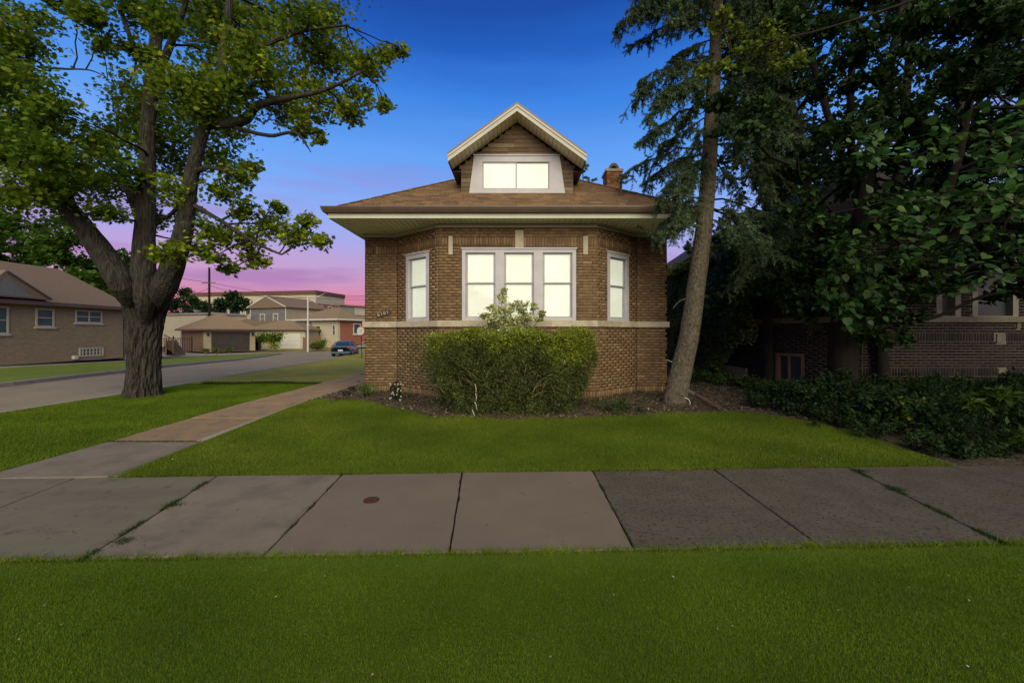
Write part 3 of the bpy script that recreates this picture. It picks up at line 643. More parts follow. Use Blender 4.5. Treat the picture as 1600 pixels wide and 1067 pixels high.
# dormer window
cas=MB(); X=lambda p:(p-CX)/sc_
tl,trr,bl_,br=X(741),X(874),X(733.5),X(882.5); zt_,zb_=dz(244),dz(303); gl,gr_,gt,gb=X(754),X(858),dz(254.5),dz(297)
for pr in ([(bl_,zb_),(gl,zb_),(gl,zt_),(tl,zt_)],[(gr_,zb_),(br,zb_),(trr,zt_),(gr_,zt_)],[(gl,gt),(gr_,gt),(gr_,zt_),(gl,zt_)],[(gl,zb_),(gr_,zb_),(gr_,gb),(gl,gb)]):
    cas.prism(pr,DY-.05,DY-.001,ax='y')
cas.box(tl-.02,trr+.02,DY-.07,DY-.052,zt_-.02,zt_+.015)
dwn=cas.obj('window',M_casing,hs)
sa=MB(); ym=DY-.035
xm=X(806.5)
for a,b,yy in ((gl,xm+.015,DY-.03),(xm-.012,gr_,DY-.016)):
    sa.box(a,a+.03,yy,yy+.013,gb,gt); sa.box(b-.03,b,yy,yy+.013,gb,gt); sa.box(a+.03,b-.03,yy,yy+.013,gb,gb+.035); sa.box(a+.03,b-.03,yy,yy+.013,gt-.03,gt)
sa.obj('sash',M_sash,dwn)
MB().box(gl,gr_,DY-.006,DY-.003,gb,gt).obj('blind',M_blind,dwn)
MB().box(gl+.03,xm-.01,DY-.026,DY-.022,gb+.03,gt-.03).obj('pane',M_glass,dwn)
MB().box(xm+.01,gr_-.03,DY-.013,DY-.0105,gb+.03,gt-.03).obj('pane',M_glass,dwn)
# chimney
cY=13.0; cx0,cx1=XP(948,cY),XP(972.5,cY); ct=U(0,263,cY).z
cb=MB(); cb.box(cx0+.01,cx1-.01,cY+.01,cY+.6,EYE+2.5,ct-.1); ch=cb.obj('chimney',M_mortar,hs)
L_=brick_list((cx0+.01,cY+.01),(cx1-.01,cY+.01),EYE+2.9,ct-.1)+brick_list((cx0+.01,cY+.6),(cx0+.01,cY+.01),EYE+2.9,ct-.1)+brick_list((cx1-.01,cY+.01),(cx1-.01,cY+.6),EYE+2.9,ct-.1)
for b_ in L_:
    if b_[2]>EYE+4.2 and b_[3]>.03 and b_[0][1][0]==0 or b_[2]>EYE+4.2:
        mb=MB(); mb.box(-b_[3]/2,b_[3]/2,-.006,.02,-b_[4]/2,b_[4]/2,t=random.random(),M=b_[0]@Matrix.Translation((b_[1],0,b_[2]))); mb.obj('brick',M_chim,ch)
mb=MB(); mb.box(cx0-.03,cx1+.03,cY-.03,cY+.64,ct-.1,ct-.02); mb.obj('chimney_cap',M_lime,ch)
mb=MB(); cxx=(cx0+cx1)/2
for i in range(9):
    a0,a1=math.pi*i/9,math.pi*(i+1)/9
    P=[(cxx+r*math.cos(a),ct-.02+r*1.35*math.sin(a)) for r,a in ((.10,a0),(.17,a0),(.17,a1),(.10,a1))]
    mb.prism(P,cY+.08,cY+.42,ax='y')
mb.obj('flue_hood',M_roofB,ch)
print('house done')
# ================================================================ foliage machinery
LS={'kite':(np.array([(0,0,0),(.36,.45,.09),(0,1,0),(-.36,.45,.09)]),np.array([(0,1,2),(0,2,3)])),
 'maple':(np.array([(0,0,0),(.50,.18,.05),(.32,.42,.0),(.52,.72,.07),(.17,.66,0),(0,1.05,.04),(-.17,.66,0),(-.52,.72,.07),(-.32,.42,0),(-.50,.18,.05)]),np.array([(0,1,2),(2,3,4),(0,2,4),(0,4,5),(0,5,6),(0,6,8),(6,7,8),(0,8,9)])),
 'lance':(np.array([(0,0,0),(.16,.4,.05),(0,1,-.05),(-.16,.4,.05)]),np.array([(0,1,2),(0,2,3)]))}
def rot_basis(n,up=.35,droop=0,outd=None):
    nrm=rng.normal(0,1,(n,3)); nrm[:,2]=np.abs(nrm[:,2])+up
    nrm/=np.linalg.norm(nrm,axis=1)[:,None]
    d=rng.normal(0,1,(n,3)); d[:,2]-=droop
    if outd is not None: d+=outd
    d-=nrm*(d*nrm).sum(1)[:,None]; d/=np.linalg.norm(d,axis=1)[:,None]+1e-9
    return np.cross(d,nrm),d,nrm
def leafmesh(P,size,shape,tint,up=.35,droop=.4,outd=None):
    v,f=LS[shape]; n=len(P); X_,Y_,Z_=rot_basis(n,up,droop,outd); s=size*rng.uniform(.65,1.25,n)
    V=P[:,None,:]+s[:,None,None]*(v[None,:,0:1]*X_[:,None]+v[None,:,1:2]*Y_[:,None]+v[None,:,2:3]*Z_[:,None])
    Fc=(f[None]+len(v)*np.arange(n)[:,None,None]).reshape(-1,3)
    return V.reshape(-1,3),Fc,np.repeat(tint,len(f))
def leaves(name,P,size,shape,m,parent,tint,**k):
    V,Fc,t=leafmesh(P,size,shape,tint,**k); return mk(name,V,Fc,m,parent,t)
def clumps(c,r,n,sub=7,flat=.75,sg=.2):
    """n points gathered in sub-clumps in an ellipsoid, with a clump value for colour"""
    cc=rng.normal(0,1,(sub,3)); cc/=np.linalg.norm(cc,axis=1)[:,None]; cc*=rng.uniform(.25,.85,sub)[:,None]*np.array([1,1,flat]); 
    k=rng.integers(0,sub,n); p=cc[k]+rng.normal(0,sg,(n,3))*np.array([1,1,.7]); tv=rng.uniform(0,1,sub)[k]
    return np.array(c)+p*r,tv
def limb(mb,pts,n=10,jit=.04,sub=4):
    """pts: (Vector, radius) -> smooth tube"""
    P=[];R=[]
    for i in range(len(pts)-1):
        p0=pts[max(i-1,0)][0];p1,r1=pts[i];p2,r2=pts[i+1];p3=pts[min(i+2,len(pts)-1)][0]
        for s in range(sub):
            t=s/sub; P.append(.5*((2*p1)+(p2-p0)*t+(2*p0-5*p1+4*p2-p3)*t*t+(3*p1-p0-3*p2+p3)*t**3)); R.append(r1+(r2-r1)*t)
    P.append(pts[-1][0]);R.append(pts[-1][1]); mb.tube(P,R,n=n,jit=jit); return P,R
def twig(mb,a,b,ra,rb,k=4,bend=.15,n=5):
    a=Vector(a);b=Vector(b);L_=(b-a).length; off=Vector((random.uniform(-1,1),random.uniform(-1,1),random.uniform(0,1)))*L_*bend
    P=[a.lerp(b,i/k)+off*math.sin(math.pi*i/k)+Vector((random.uniform(-1,1),random.uniform(-1,1),random.uniform(-1,1)))*L_*.02*(0<i<k) for i in range(k+1)]
    mb.tube(P,[ra+(rb-ra)*i/k for i in range(k+1)],n=n,cap=False); return P
# ---------------------------------------------------------------- big maple
base=G(224,618); mp_=thing('maple_tree','big spreading maple with furrowed trunk on the left lawn beside the street','tree',base)
Yt=base.y
def LP(l,dY=0): return [(U(x,y,Y+dY),r*Y/F*F/math.hypot(F,x-CX)) for x,y,Y,r in l]
tk=MB(); 
trunkpts=[(224,622,Yt,37),(224,604,Yt,32),(225,570,Yt,30),(226,530,Yt,31),(228,502,Yt,34),(229,482,Yt,39),(230,464,Yt,45),(231,448,Yt,45),(232,436,Yt,30),(232,428,Yt,10)]
def ridged(mb,pts,n=72,sub=12,amp=.05,flare=None):
    P=[];R=[]
    for i in range(len(pts)-1):
        p0=pts[max(i-1,0)][0];p1,r1=pts[i];p2,r2=pts[i+1];p3=pts[min(i+2,len(pts)-1)][0]
        for s in range(sub):
            t=s/sub; P.append(.5*((2*p1)+(p2-p0)*t+(2*p0-5*p1+4*p2-p3)*t*t+(3*p1-p0-3*p2+p3)*t**3)); R.append(r1+(r2-r1)*t*t*(3-2*t))
    P.append(pts[-1][0]);R.append(pts[-1][1]); m=len(P); V=[];Fc=[]
    ph=[random.uniform(0,6.28) for _ in range(8)]
    for i,(p,r) in enumerate(zip(P,R)):
        zz=p.z
        for k in range(n):
            th=2*math.pi*k/n
            f=abs(math.sin(th*11+1.1*math.sin(zz*3.1+ph[0])+.8*math.sin(zz*7+th*3)))*.55+abs(math.sin(th*19+1.7*math.sin(zz*4.3+ph[1])+ph[2]))*.45
            rr=r*(1+.05*math.sin(2*th+ph[3])+.04*math.sin(3*th+ph[4]+zz))-amp*(1-f)*min(1,r/.3)+random.uniform(-.006,.006)
            if flare and zz-base.z<flare: rr+=r*.16*max(0,math.sin(th*5+ph[5]))*(1-(zz-base.z)/flare)
            V.append((p.x+rr*math.cos(th),p.y+rr*math.sin(th),p.z))
    for i in range(m-1):
        for k in range(n): Fc.append((i*n+k,i*n+(k+1)%n,(i+1)*n+(k+1)%n,(i+1)*n+k))
    mb.add(V,Fc)
ridged(tk,LP(trunkpts),amp=.075,flare=.5)
sk=[]  # skeleton points
def L_add(l,n=18,jit=.05):
    P,R=limb(tk,LP(l),n=n,jit=jit,sub=6); sk.extend([(p,r) for p,r in zip(P,R)]); return P
L_add([(224,520,Yt,6),(215,486,Yt,16),(193,446,10.2,25),(158,392,10.1,22),(100,318,9.8,18),(40,265,9.5,16),(-40,212,9.2,14),(-120,150,9,9)],22)
L_add([(112,325,9.85,11),(84,255,9.9,12),(62,190,10,9),(48,120,10,6),(40,50,10,4)],12)
L_add([(229,520,Yt,6),(227,470,10.4,18),(224,430,10.4,22),(226,370,10.4,18),(230,280,10.5,15),(232,180,10.6,12),(241,90,10.7,11),(250,0,10.8,9),(262,-80,10.8,7)],22)
L_add([(222,350,10.4,10),(192,285,10.7,8),(140,272,11,6),(95,262,11.2,4)],10)
L_add([(236,140,10.6,8),(262,80,10.2,7),(285,20,9.9,5),(300,-40,9.8,4)],10)
L_add([(228,110,10.7,6),(208,70,11,5),(190,20,11.2,4)],8)
L_add([(230,525,Yt,6),(240,488,Yt,14),(258,446,10.3,22),(282,380,10.1,17),(292,330,10,14),(300,272,9.9,12),(318,205,9.8,10),(340,140,9.7,9),(352,60,9.6,7),(360,-10,9.6,5)],20)
L_add([(322,198,9.8,6),(362,193,9.6,9),(385,185,9.5,9),(403,165,9.4,7),(445,155,9.2,5),(510,140,9.0,3),(570,110,8.9,1.5)],12)
L_add([(368,200,9.6,4),(420,212,9.3,3.5),(462,208,9.2,2.5),(486,238,9.2,.8)],7,.1)
L_add([(305,322,10,5),(345,345,9.7,4),(400,380,9.4,3),(440,398,9.3,1.5)],7,.1)
L_add([(302,270,9.9,6),(328,262,9.7,4),(372,275,9.5,2)],7,.1)
L_add([(345,130,9.7,5),(400,80,9.5,4),(470,50,9.4,3),(540,40,9.3,1.5)],7,.1)
L_add([(300,300,10,5),(260,340,10.6,3),(240,330,10.8,2)],7,.1)
L_add([(60,105,10,3),(100,108,9.8,2.5),(140,110,9.6,1.5),(168,122,9.6,.6)],6,.1)
cl_=[(20,60,45),(15,130,55),(40,190,55),(20,250,55),(75,165,32),(70,230,45),(60,30,25),(-30,100,70),(-40,200,70),(-30,20,60),
(110,15,25),(150,30,30),(200,15,38),(160,72,22),(215,78,24),(250,30,35),(290,40,45),(330,20,50),(380,30,50),(430,40,50),(480,40,40),(520,30,35),(400,90,50),(340,100,45),(450,110,50),(500,90,40),(540,90,33),(575,110,30),(600,85,18),(625,80,12),(560,150,26),(600,165,13),(500,155,42),(540,175,22),(450,165,40),(475,200,20),(497,215,12),
(200,140,36),(230,170,42),(280,130,48),(320,160,48),(370,150,42),(300,200,48),(250,220,45),(200,200,42),(170,225,38),(350,200,38),(330,245,36),(290,262,42),(130,220,34),(110,280,42),(150,285,40),(190,265,35),(60,290,42),(20,310,36),(100,325,26),(220,300,32),(165,330,26),
(370,275,26),(395,265,14),(345,300,26),(385,330,24),(420,350,30),(460,368,26),(500,378,15),(435,325,12),(480,345,14),(385,378,30),(340,365,30),(400,405,18),(330,405,17),(360,420,13),(306,388,18),(268,392,22),(248,402,13),(300,335,26),(250,340,26),(270,300,30)]
P_all=[];T_all=[];tb=MB()
for (x,y,r) in cl_:
    Yc=random.uniform(8.2,12.6) if r>30 else random.uniform(8.8,10.6); Yc=(10.9+1.6*random.random()) if (195<x<265 and 90<y<400) or (270<x<310 and 240<y<400) else Yc; c=U(x,y,Yc); rm=r*Yc/F
    n_=int(110+.44*r*r); 
    p,tv=clumps(c,rm*1.06,n_,sub=max(9,int(r/2.2)),sg=.30)
    lit_warm=.75 if (330<x<520 and 320<y<400) or (x>230 and 380<y<410) or (y>100 and x>420) else (.6 if x>250 else .42)  # right and lower clumps tinted yellower in place of light falling on them
    P_all.append(p); T_all.append(np.clip(.10+.45*tv+lit_warm*rng.uniform(.1,.9,n_),0,1))
    s_,rr=min(sk,key=lambda q:(q[0]-c).length+(2 if q[0].z>c.z+.6 else 0))
    w=twig(tb,s_,c,min(.035,rr*.5+.006),.008,k=6)
    for _ in range(4):
        t_=p[random.randrange(n_)]; twig(tb,w[random.randrange(3,7)],t_,.009,.003,k=3,n=4)
ex=[(-250,60,130),(-200,220,110),(100,-120,120),(300,-140,140),(480,-80,90),(-120,-60,120)]
for (x,y,r) in ex:
    Yc=random.uniform(9,12); p,tv=clumps(U(x,y,Yc),r*Yc/F,900,sub=14); P_all.append(p); T_all.append(np.clip(.3*tv+.2,0,1))
P=np.concatenate(P_all);T=np.concatenate(T_all)
tk.obj('trunk',M_bark,mp_,smooth=False); tb.obj('branches',M_barkD,mp_,smooth=True)['kind']='stuff'
o=leaves('crown',P,.100,'maple',M_maple,mp_,T,up=.5,droop=.5); print('maple leaves',len(P))
# ---------------------------------------------------------------- spruces
def needles(segs,per,length,width):
    """segs: (a,b,droop) arrays; narrow triangles round each twig segment"""
    A=np.array([s[0] for s in segs]);B=np.array([s[1] for s in segs]); n=len(A)
    k=np.repeat(np.arange(n),per); t=rng.uniform(0,1,n*per)[:,None]; d=(B-A)[k]; dn=d/(np.linalg.norm(d,axis=1)[:,None]+1e-9)
    p=A[k]+d*t; q=rng.normal(0,1,(n*per,3)); q-=dn*(q*dn).sum(1)[:,None]; q/=np.linalg.norm(q,axis=1)[:,None]
    dirn=dn*rng.uniform(.4,1.2,(n*per,1))+q; dirn/=np.linalg.norm(dirn,axis=1)[:,None]
    w=np.cross(dirn,rng.normal(0,1,(n*per,3))); w/=np.linalg.norm(w,axis=1)[:,None]; L_=length*rng.uniform(.6,1.3,(n*per,1))
    V=np.empty((n*per,3,3)); V[:,0]=p-w*width*.5; V[:,1]=p+w*width*.5; V[:,2]=p+dirn*L_
    return V.reshape(-1,3),np.arange(3*n*per).reshape(-1,3),k
def spruce(name,label,trunk,branches,per=26,m=M_spr,seed=1,bm=None,cat='tree',nl=.05,nw=.012,ntw=16):
    R=random.Random(seed); root=thing(name,label,cat,trunk[0][0])
    tb=MB(); ridged(tb,trunk,n=20,sub=5,amp=.012); tb.obj('trunk',bm or M_barkS,root)
    bb=MB(); segs=[]; tn=[]
    for (a,b,dens) in branches:
        a=Vector(a);b=Vector(b);Ln=(b-a).length; pts=[a.lerp(b,i/6)+Vector((0,0,.10*Ln*math.sin(math.pi*i/6)))+Vector([R.uniform(-.03,.03)*Ln for _ in range(3)])*(i>0) for i in range(7)]
        bb.tube(pts,[.022*Ln/2*(1-i/7)+.004 for i in range(7)],n=5,cap=False)
        bt=R.random()
        for j in range(int(ntw*dens*max(.6,Ln))):
            t=R.uniform(.12,1)**.8; i=min(5,int(t*6)); p=pts[i].lerp(pts[i+1],t*6-i); dr=(pts[i+1]-pts[i]).normalized()
            sd_=Vector((R.gauss(0,1),R.gauss(0,1),R.gauss(0,.3))); sd_-=dr*sd_.dot(dr); sd_.normalize()
            l=R.uniform(.14,.42)*(1.15-.55*t)*max(.7,min(1.5,Ln)); q=p+(dr*.45+sd_*.6+Vector((0,0,-.62)))*l
            mid=p.lerp(q,.5)+Vector((0,0,.06*l)); segs+=[(tuple(p),tuple(mid)),(tuple(mid),tuple(q))]; tn+=[bt*.6+R.random()*.4]*2
            for _ in range(2):
                v=Vector((R.gauss(0,1),R.gauss(0,1),R.gauss(-.6,.4))).normalized()*l*.45; segs.append((tuple(mid),tuple(mid+v))); tn.append(bt*.5+R.random()*.5)
    bb.obj('branches',M_barkD,root,smooth=True)['kind']='stuff'
    V,Fc,k=needles(segs,per,nl,nw); mk('crown',V,Fc,m,root,np.array(tn)[k]); print(name,len(Fc)); return root
Ys=8.6
tr=LP([(1053,640,Ys,20),(1056,618,Ys,18.5),(1066,575,Ys,17),(1078,520,Ys,15.5),(1090,430,Ys,14),(1100,350,Ys,13),(1108,250,Ys,12),(1114,150,Ys,11),(1119,60,Ys,9.5),(1124,-80,Ys,7),(1130,-260,Ys,3)])
def tx(y): return np.interp(y,[-260,-80,60,150,250,350,430],[1130,1124,1119,1114,1108,1100,1090])
br=[]
R_=random.Random(5)
ends=[(955,45,.9),(975,20,1),(990,70,1),(1000,130,1),(985,165,.9),(1010,190,1),(1000,225,.8),(1020,245,1),(1020,160,1),(1040,100,1.2),(1045,40,1.2),(1050,10,1.2),(1060,150,1.2),(1055,200,1.1),
(975,272,.8),(1010,285,1.2),(1030,310,1.3),(1000,345,1.2),(1020,368,1.2),(1048,350,1.2),(1060,300,1.0),(1030,375,1),(1070,260,1),(1075,180,1.2)]
for (x,y,dn) in ends:
    y0=y-40-R_.uniform(0,40)*(y>100); 
    if y>260: y0=y-35-R_.uniform(0,40)
    br.append((U(tx(y0),y0,Ys),U(x,y,Ys+R_.uniform(-.9,.9)),dn*1.3))
for k in range(26):
    y=R_.uniform(-160,400); x=tx(y)+R_.uniform(40,150); y0=y-R_.uniform(30,80); br.append((U(tx(y0),y0,Ys),U(x,y,Ys+R_.uniform(-1.3,.9)),1.0))
for k in range(14):
    y=R_.uniform(-160,60); x=tx(y)-R_.uniform(20,130); y0=y-50; br.append((U(tx(y0),y0,Ys),U(x,y,Ys+R_.uniform(-1.,1.)),1.1))
sp=spruce('spruce_tree','tall leaning spruce with bare grey lower trunk at the right corner of the brick house',tr,br,per=44,ntw=22,nw=.014)
st=MB(); twig(st,U(1086,466,Ys),U(1052,482,Ys-.1),.016,.005); st.obj('dead_twig',M_barkS,sp); st=MB(); twig(st,U(1106,385,Ys),U(1120,405,Ys),.012,.004); st.obj('dead_twig',M_barkS,sp)
tr2=LP([(1200,600,11,7),(1200,500,11,7),(1198,350,11,7),(1196,200,11,9),(1194,60,11,6),(1192,-200,11,3)])
br2=[]
for k in range(85):
    y=R_.uniform(-60,560); sp_=40+.20*(y+60); a=R_.uniform(0,6.28); dx=math.cos(a)*sp_*R_.uniform(.6,1.1); br2.append((U(1197,max(y-70,-150),11),U(1197+dx,y,11-abs(math.sin(a))*1.9),1.0))
br2=[b for b in br2 if not (b[1].z<1.9 and b[1].x>7.4)]
br2=[b for b in br2 if not (CX+b[1].x*F/b[1].y<1150 and b[1].z<6.5 and not(2.2<b[1].z<3.4 and CX+b[1].x*F/b[1].y>1110))]
spruce('spruce_tree','dark bluish spruce with drooping boughs between the ivy wall and the leaning trunk',tr2,br2,per=26,seed=3,bm=M_barkD,nl=.065,nw=.018,ntw=13)
fb=G(917,560); 
tr3=[(Vector((3.9,24,.2)),.15),(Vector((3.9,24,7)),.1),(Vector((3.9,24,11.5)),.02)]
br3=[(Vector((3.9,24,z)),Vector((3.9+math.cos(a)*l,24+math.sin(a)*l,z+.15)),1.2) for z,a,l in [(11.5-.2*i,i*2.4,.3+.1*i) for i in range(34)]]
spruce('fir_tree','green fir tip rising behind the roof beside the chimney',tr3,br3,per=10,seed=9,nl=.11,nw=.035,m=M_maple,ntw=12)
# ---------------------------------------------------------------- broadleaf crowns on the right
def broad(name,label,base,limbs,cl,size,shape,m,dens=.1,barkm=M_barkD,Yr=(6,9),cat='tree',wt=(.0,.7)):
    root=thing(name,label,cat,base); tk=MB(); sk=[]
    for l in limbs:
        P,R=limb(tk,LP(l),n=12,jit=.05,sub=5); sk+=list(zip(P,R))
    tk.obj('trunk',barkm,root,smooth=True); tb=MB(); PA=[];TA=[]
    for c_ in cl:
        x,y,r=c_[:3]; Yc=c_[3] if len(c_)>3 else random.uniform(*Yr); c=U(x,y,Yc); n_=int(40+dens*r*r); p,tv=clumps(c,r*Yc/F*1.05,n_,sub=max(5,int(r/6)))
        PA.append(p);TA.append(np.clip(wt[0]+wt[1]*(.6*tv+.4*rng.uniform(0,1,n_)),0,1))
        s_,rr=min(sk,key=lambda q:(q[0]-c).length); w=twig(tb,s_,c,min(.04,rr*.5+.008),.008,k=5)
        for _ in range(3): twig(tb,w[random.randrange(2,6)],p[random.randrange(n_)],.009,.003,k=3,n=4)
    tb.obj('branches',barkm,root,smooth=True)['kind']='stuff'
    leaves('crown',np.concatenate(PA),size,shape,m,root,np.concatenate(TA)); print(name,sum(map(len,PA))); return root
Ra=random.Random(11)
clA=[]
for gy in range(-60,470,52):
    for gx in range(1150,1700,58):
        x=gx+Ra.uniform(-24,24); y=gy+Ra.uniform(-22,22)
        if gx<1210 and gy>250: continue
        if y>420 and x>1400: continue
        clA.append((x,y,Ra.uniform(30,46)))
bA=G(1318,640); YA=8.8
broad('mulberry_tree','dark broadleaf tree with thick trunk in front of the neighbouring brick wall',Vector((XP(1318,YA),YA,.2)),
 [[(1318,660,YA,28),(1316,600,YA,26),(1318,540,YA,25),(1325,480,YA,24),(1330,420,YA,18),(1345,340,YA,14),(1370,200,8.6,11),(1400,60,8.4,8),(1430,-100,8.3,5)],
  [(1326,470,YA,15),(1400,440,8.3,11),(1480,300,7.8,9),(1520,140,7.6,7),(1560,0,7.4,5)],
  [(1330,440,YA,12),(1270,330,9.2,10),(1240,180,9.4,8),(1200,40,9.5,6)],
  [(1345,340,YA,9),(1330,230,9.2,7),(1330,120,9.4,6),(1340,0,9.5,4)],
  [(1340,510,YA,12),(1400,508,8.6,5),(1470,492,8.4,4),(1530,465,8.2,3.5),(1600,450,8.0,3),(1680,420,7.0,4)],
  [(1345,480,YA,10),(1420,470,8.6,7),(1480,430,8.3,6),(1560,400,8,4)]],
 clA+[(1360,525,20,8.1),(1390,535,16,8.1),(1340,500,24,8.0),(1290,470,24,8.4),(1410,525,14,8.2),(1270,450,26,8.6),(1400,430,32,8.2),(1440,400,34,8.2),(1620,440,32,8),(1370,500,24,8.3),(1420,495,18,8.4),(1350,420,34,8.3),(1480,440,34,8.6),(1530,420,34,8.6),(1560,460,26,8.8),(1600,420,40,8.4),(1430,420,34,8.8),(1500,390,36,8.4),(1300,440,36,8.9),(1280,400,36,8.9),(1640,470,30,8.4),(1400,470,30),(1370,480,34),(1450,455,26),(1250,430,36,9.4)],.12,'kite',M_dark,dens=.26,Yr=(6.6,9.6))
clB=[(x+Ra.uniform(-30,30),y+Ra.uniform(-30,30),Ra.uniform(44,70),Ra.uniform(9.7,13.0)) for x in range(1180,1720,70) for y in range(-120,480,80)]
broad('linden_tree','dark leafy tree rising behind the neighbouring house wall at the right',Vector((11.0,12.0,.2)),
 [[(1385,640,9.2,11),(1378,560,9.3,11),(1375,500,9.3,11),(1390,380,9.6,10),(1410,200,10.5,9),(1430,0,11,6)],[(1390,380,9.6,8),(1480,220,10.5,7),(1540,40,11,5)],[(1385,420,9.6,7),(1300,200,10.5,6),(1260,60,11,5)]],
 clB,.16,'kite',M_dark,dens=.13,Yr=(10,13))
# unseen tree crown added beyond the frame's right edge to shade the right side
clC=[]
for X_ in np.arange(5.2,13.5,1.25):
    for Y_ in np.arange(-3.5,6.0,1.25):
        for Z_ in (4.9,6.2,7.5):
            if Y_>1 and (X_<Y_*1.38+1.2): continue
            if X_<8.0: continue
            clC.append((X_+Ra.uniform(-.4,.4),Y_+Ra.uniform(-.4,.4),Z_+Ra.uniform(-.4,.4)))
root=thing('elm_tree','unseen leafy tree added off the right edge to shade the right side','tree',(10.0,1.0,0))
tk=MB(); limb(tk,[(Vector((10,1,0)),.28),(Vector((10.1,1.1,2.5)),.22),(Vector((9.6,1.2,5)),.15),(Vector((9.4,1.5,8)),.06)],n=12); tk.obj('trunk',M_barkD,root,smooth=True)
PA=[];TA=[]
for c in clC:
    p,tv=clumps(c,.85,150,sub=6); PA.append(p);TA.append(tv)
leaves('crown',np.concatenate(PA),.17,'kite',M_dark,root,np.concatenate(TA)); print('elm',sum(map(len,PA)))
# lime-green leafy branch in front
clD=[(1165,85,24),(1130,108,18),(1100,112,10),(1200,70,26),(1180,50,24),(1145,55,22),(1120,40,16),(1230,60,22),(1215,95,18),(1250,95,16),(1130,20,16)]
broad('elm_tree','bright lime green leafy bough crossing in front of the upper spruce',Vector((XP(1430,6.2),6.2,.1)),
 [[(1680,-90,6.6,5),(1560,-50,6.4,4),(1400,10,6.2,2.5),(1290,45,6.2,2),(1200,70,6.2,1.5),(1120,105,6.2,.8)],],clD,.085,'kite',M_lime_leaf,dens=.2,Yr=(5.8,6.6),cat='tree',wt=(.1,.9))
# bright green foliage far behind the trunk
broad('young_elm','bright green sapling in the gap behind the leaning spruce trunk',Vector((XP(1125,15),15,.2)),[[(1125,590,15,4),(1125,480,15,3),(1122,400,15,2)]],
 [(1125,370,26,15),(1140,345,20,15),(1120,405,20,15),(1150,390,22,15.5),(1075,385,14,16),(1130,440,22,15),(1105,350,16,14)],.13,'maple',M_lime_leaf,dens=.25,wt=(.3,.7))
# ---------------------------------------------------------------- near mulberry bough with big leaves, each leaf a part
nm=thing('mulberry_bough','overhanging bough with large heart shaped green leaves close in front at right','branch',(5.9,4.3,2.6))
hv=[(0,0,0),(.22,-.06,.03),(.46,.12,.07),(.50,.38,.08),(.34,.68,.05),(.12,.92,.0),(0,1.08,-.04),(-.12,.92,0),(-.34,.68,.05),(-.50,.38,.08),(-.46,.12,.07),(-.22,-.06,.03),(0,.42,-.02)]
hf=[(12,i,(i+1)%12) for i in range(12)]
lme=[mesh_np('leaf',[(a*s,b,c) for a,b,c in hv],np.array(hf),M_mul) for s in (1,.82)]
for m_ in lme: m_.polygons.foreach_set('use_smooth',np.ones(12,bool))
sprays=[((1650,250),(1300,235),5.0,16),((1640,300),(1290,335),5.0,18),((1650,330),(1375,300),4.6,16),((1650,220),(1460,215),4.6,10),((1650,260),(1500,270),4.2,14),((1650,380),(1480,350),4.3,14),((1650,330),(1560,310),3.8,10),
 ((1620,270),(1560,260),4.0,10),((1500,330),(1400,395),4.6,12),((1450,350),(1395,330),4.5,8),((1650,395),(1545,395),4.2,8),((1420,430),(1300,370),6.0,10),((1650,430),(1440,425),6.2,8),((1640,410),(1500,450),5.6,6),((1600,200),(1545,235),4.4,8),((1650,160),(1580,180),4.4,8),((1400,220),(1330,205),5.2,8),((1500,210),(1420,250),4.9,10)]
tbm=MB(); cnt=0
def put_leaf(p,sz):
    global cnt
    n=Vector((random.gauss(0,.45),-1+random.gauss(0,.5)+.25,.75+random.gauss(0,.35))).normalized(); d=Vector((random.gauss(-.15,.6),random.gauss(-.1,.4),-.75+random.gauss(0,.3))); d=(d-n*d.dot(n)).normalized(); x=d.cross(n)
    M=Matrix(((x.x,d.x,n.x,p.x),(x.y,d.y,n.y,p.y),(x.z,d.z,n.z,p.z),(0,0,0,1)))@Matrix.Scale(sz,4)
    reg(bpy.data.objects.new('leaf',random.choice(lme)),M,nm); cnt+=1
for a,b,Y_,n_ in sprays:
    A=U(a[0],a[1],Y_+.3);B=U(b[0],b[1],Y_); P=twig(tbm,A,B,.012,.003,k=8,bend=.06)
    for i in range(n_):
        t=random.uniform(.25,1)*8; k=min(7,int(t)); p=P[k].lerp(P[k+1],t-k)+Vector((random.gauss(0,.06),random.gauss(0,.07),random.gauss(-.01,.05))); put_leaf(p,random.uniform(.075,.125)*Y_/4.8)
# hanging leafy column by the trunk
for k in range(7):
    x=1290+k*16; A=U(x+Ra.uniform(-5,5),395+abs(k-3)*10,6.4); B=U(x+Ra.uniform(-16,22),530+Ra.uniform(-45,15)-abs(k-3)*12,6.3); P=twig(tbm,A,B,.007,.002,k=8,bend=.04)
    for i in range(11):
        t=random.uniform(0,1)*8; kk=min(7,int(t)); put_leaf(P[kk].lerp(P[kk+1],t-kk)+Vector((random.gauss(0,.05),random.gauss(0,.05),random.gauss(0,.04))),random.uniform(.09,.14))
limb(tbm,[(Vector((8.4,5.6,3.1)),.03),(U(1650,300,5.2),.018),(U(1560,330,5.0),.012),(U(1420,400,5.8),.014),(U(1330,400,6.4),.008)],n=7)
tbm.obj('stems',M_barkD,nm,smooth=True)['kind']='stuff'
LS['heart']=(np.array(hv),np.array(hf)); PA=[]
for a,b,Y_,n_ in sprays:
    A=np.array(U(a[0],a[1],Y_+.5));B=np.array(U(b[0],b[1],Y_+.15)); t=rng.uniform(0,1,(n_*4,1)); PA.append(A+(B-A)*t+rng.normal(0,.13,(n_*4,3))*np.array([1,1.3,.9]))
for k in range(7):
    t=rng.uniform(0,1,(26,1)); A=np.array(U(1290+k*16,390+abs(k-3)*10,6.6));B=np.array(U(1290+k*16,515-abs(k-3)*12,6.5)); PA.append(A+(B-A)*t+rng.normal(0,.07,(26,3)))
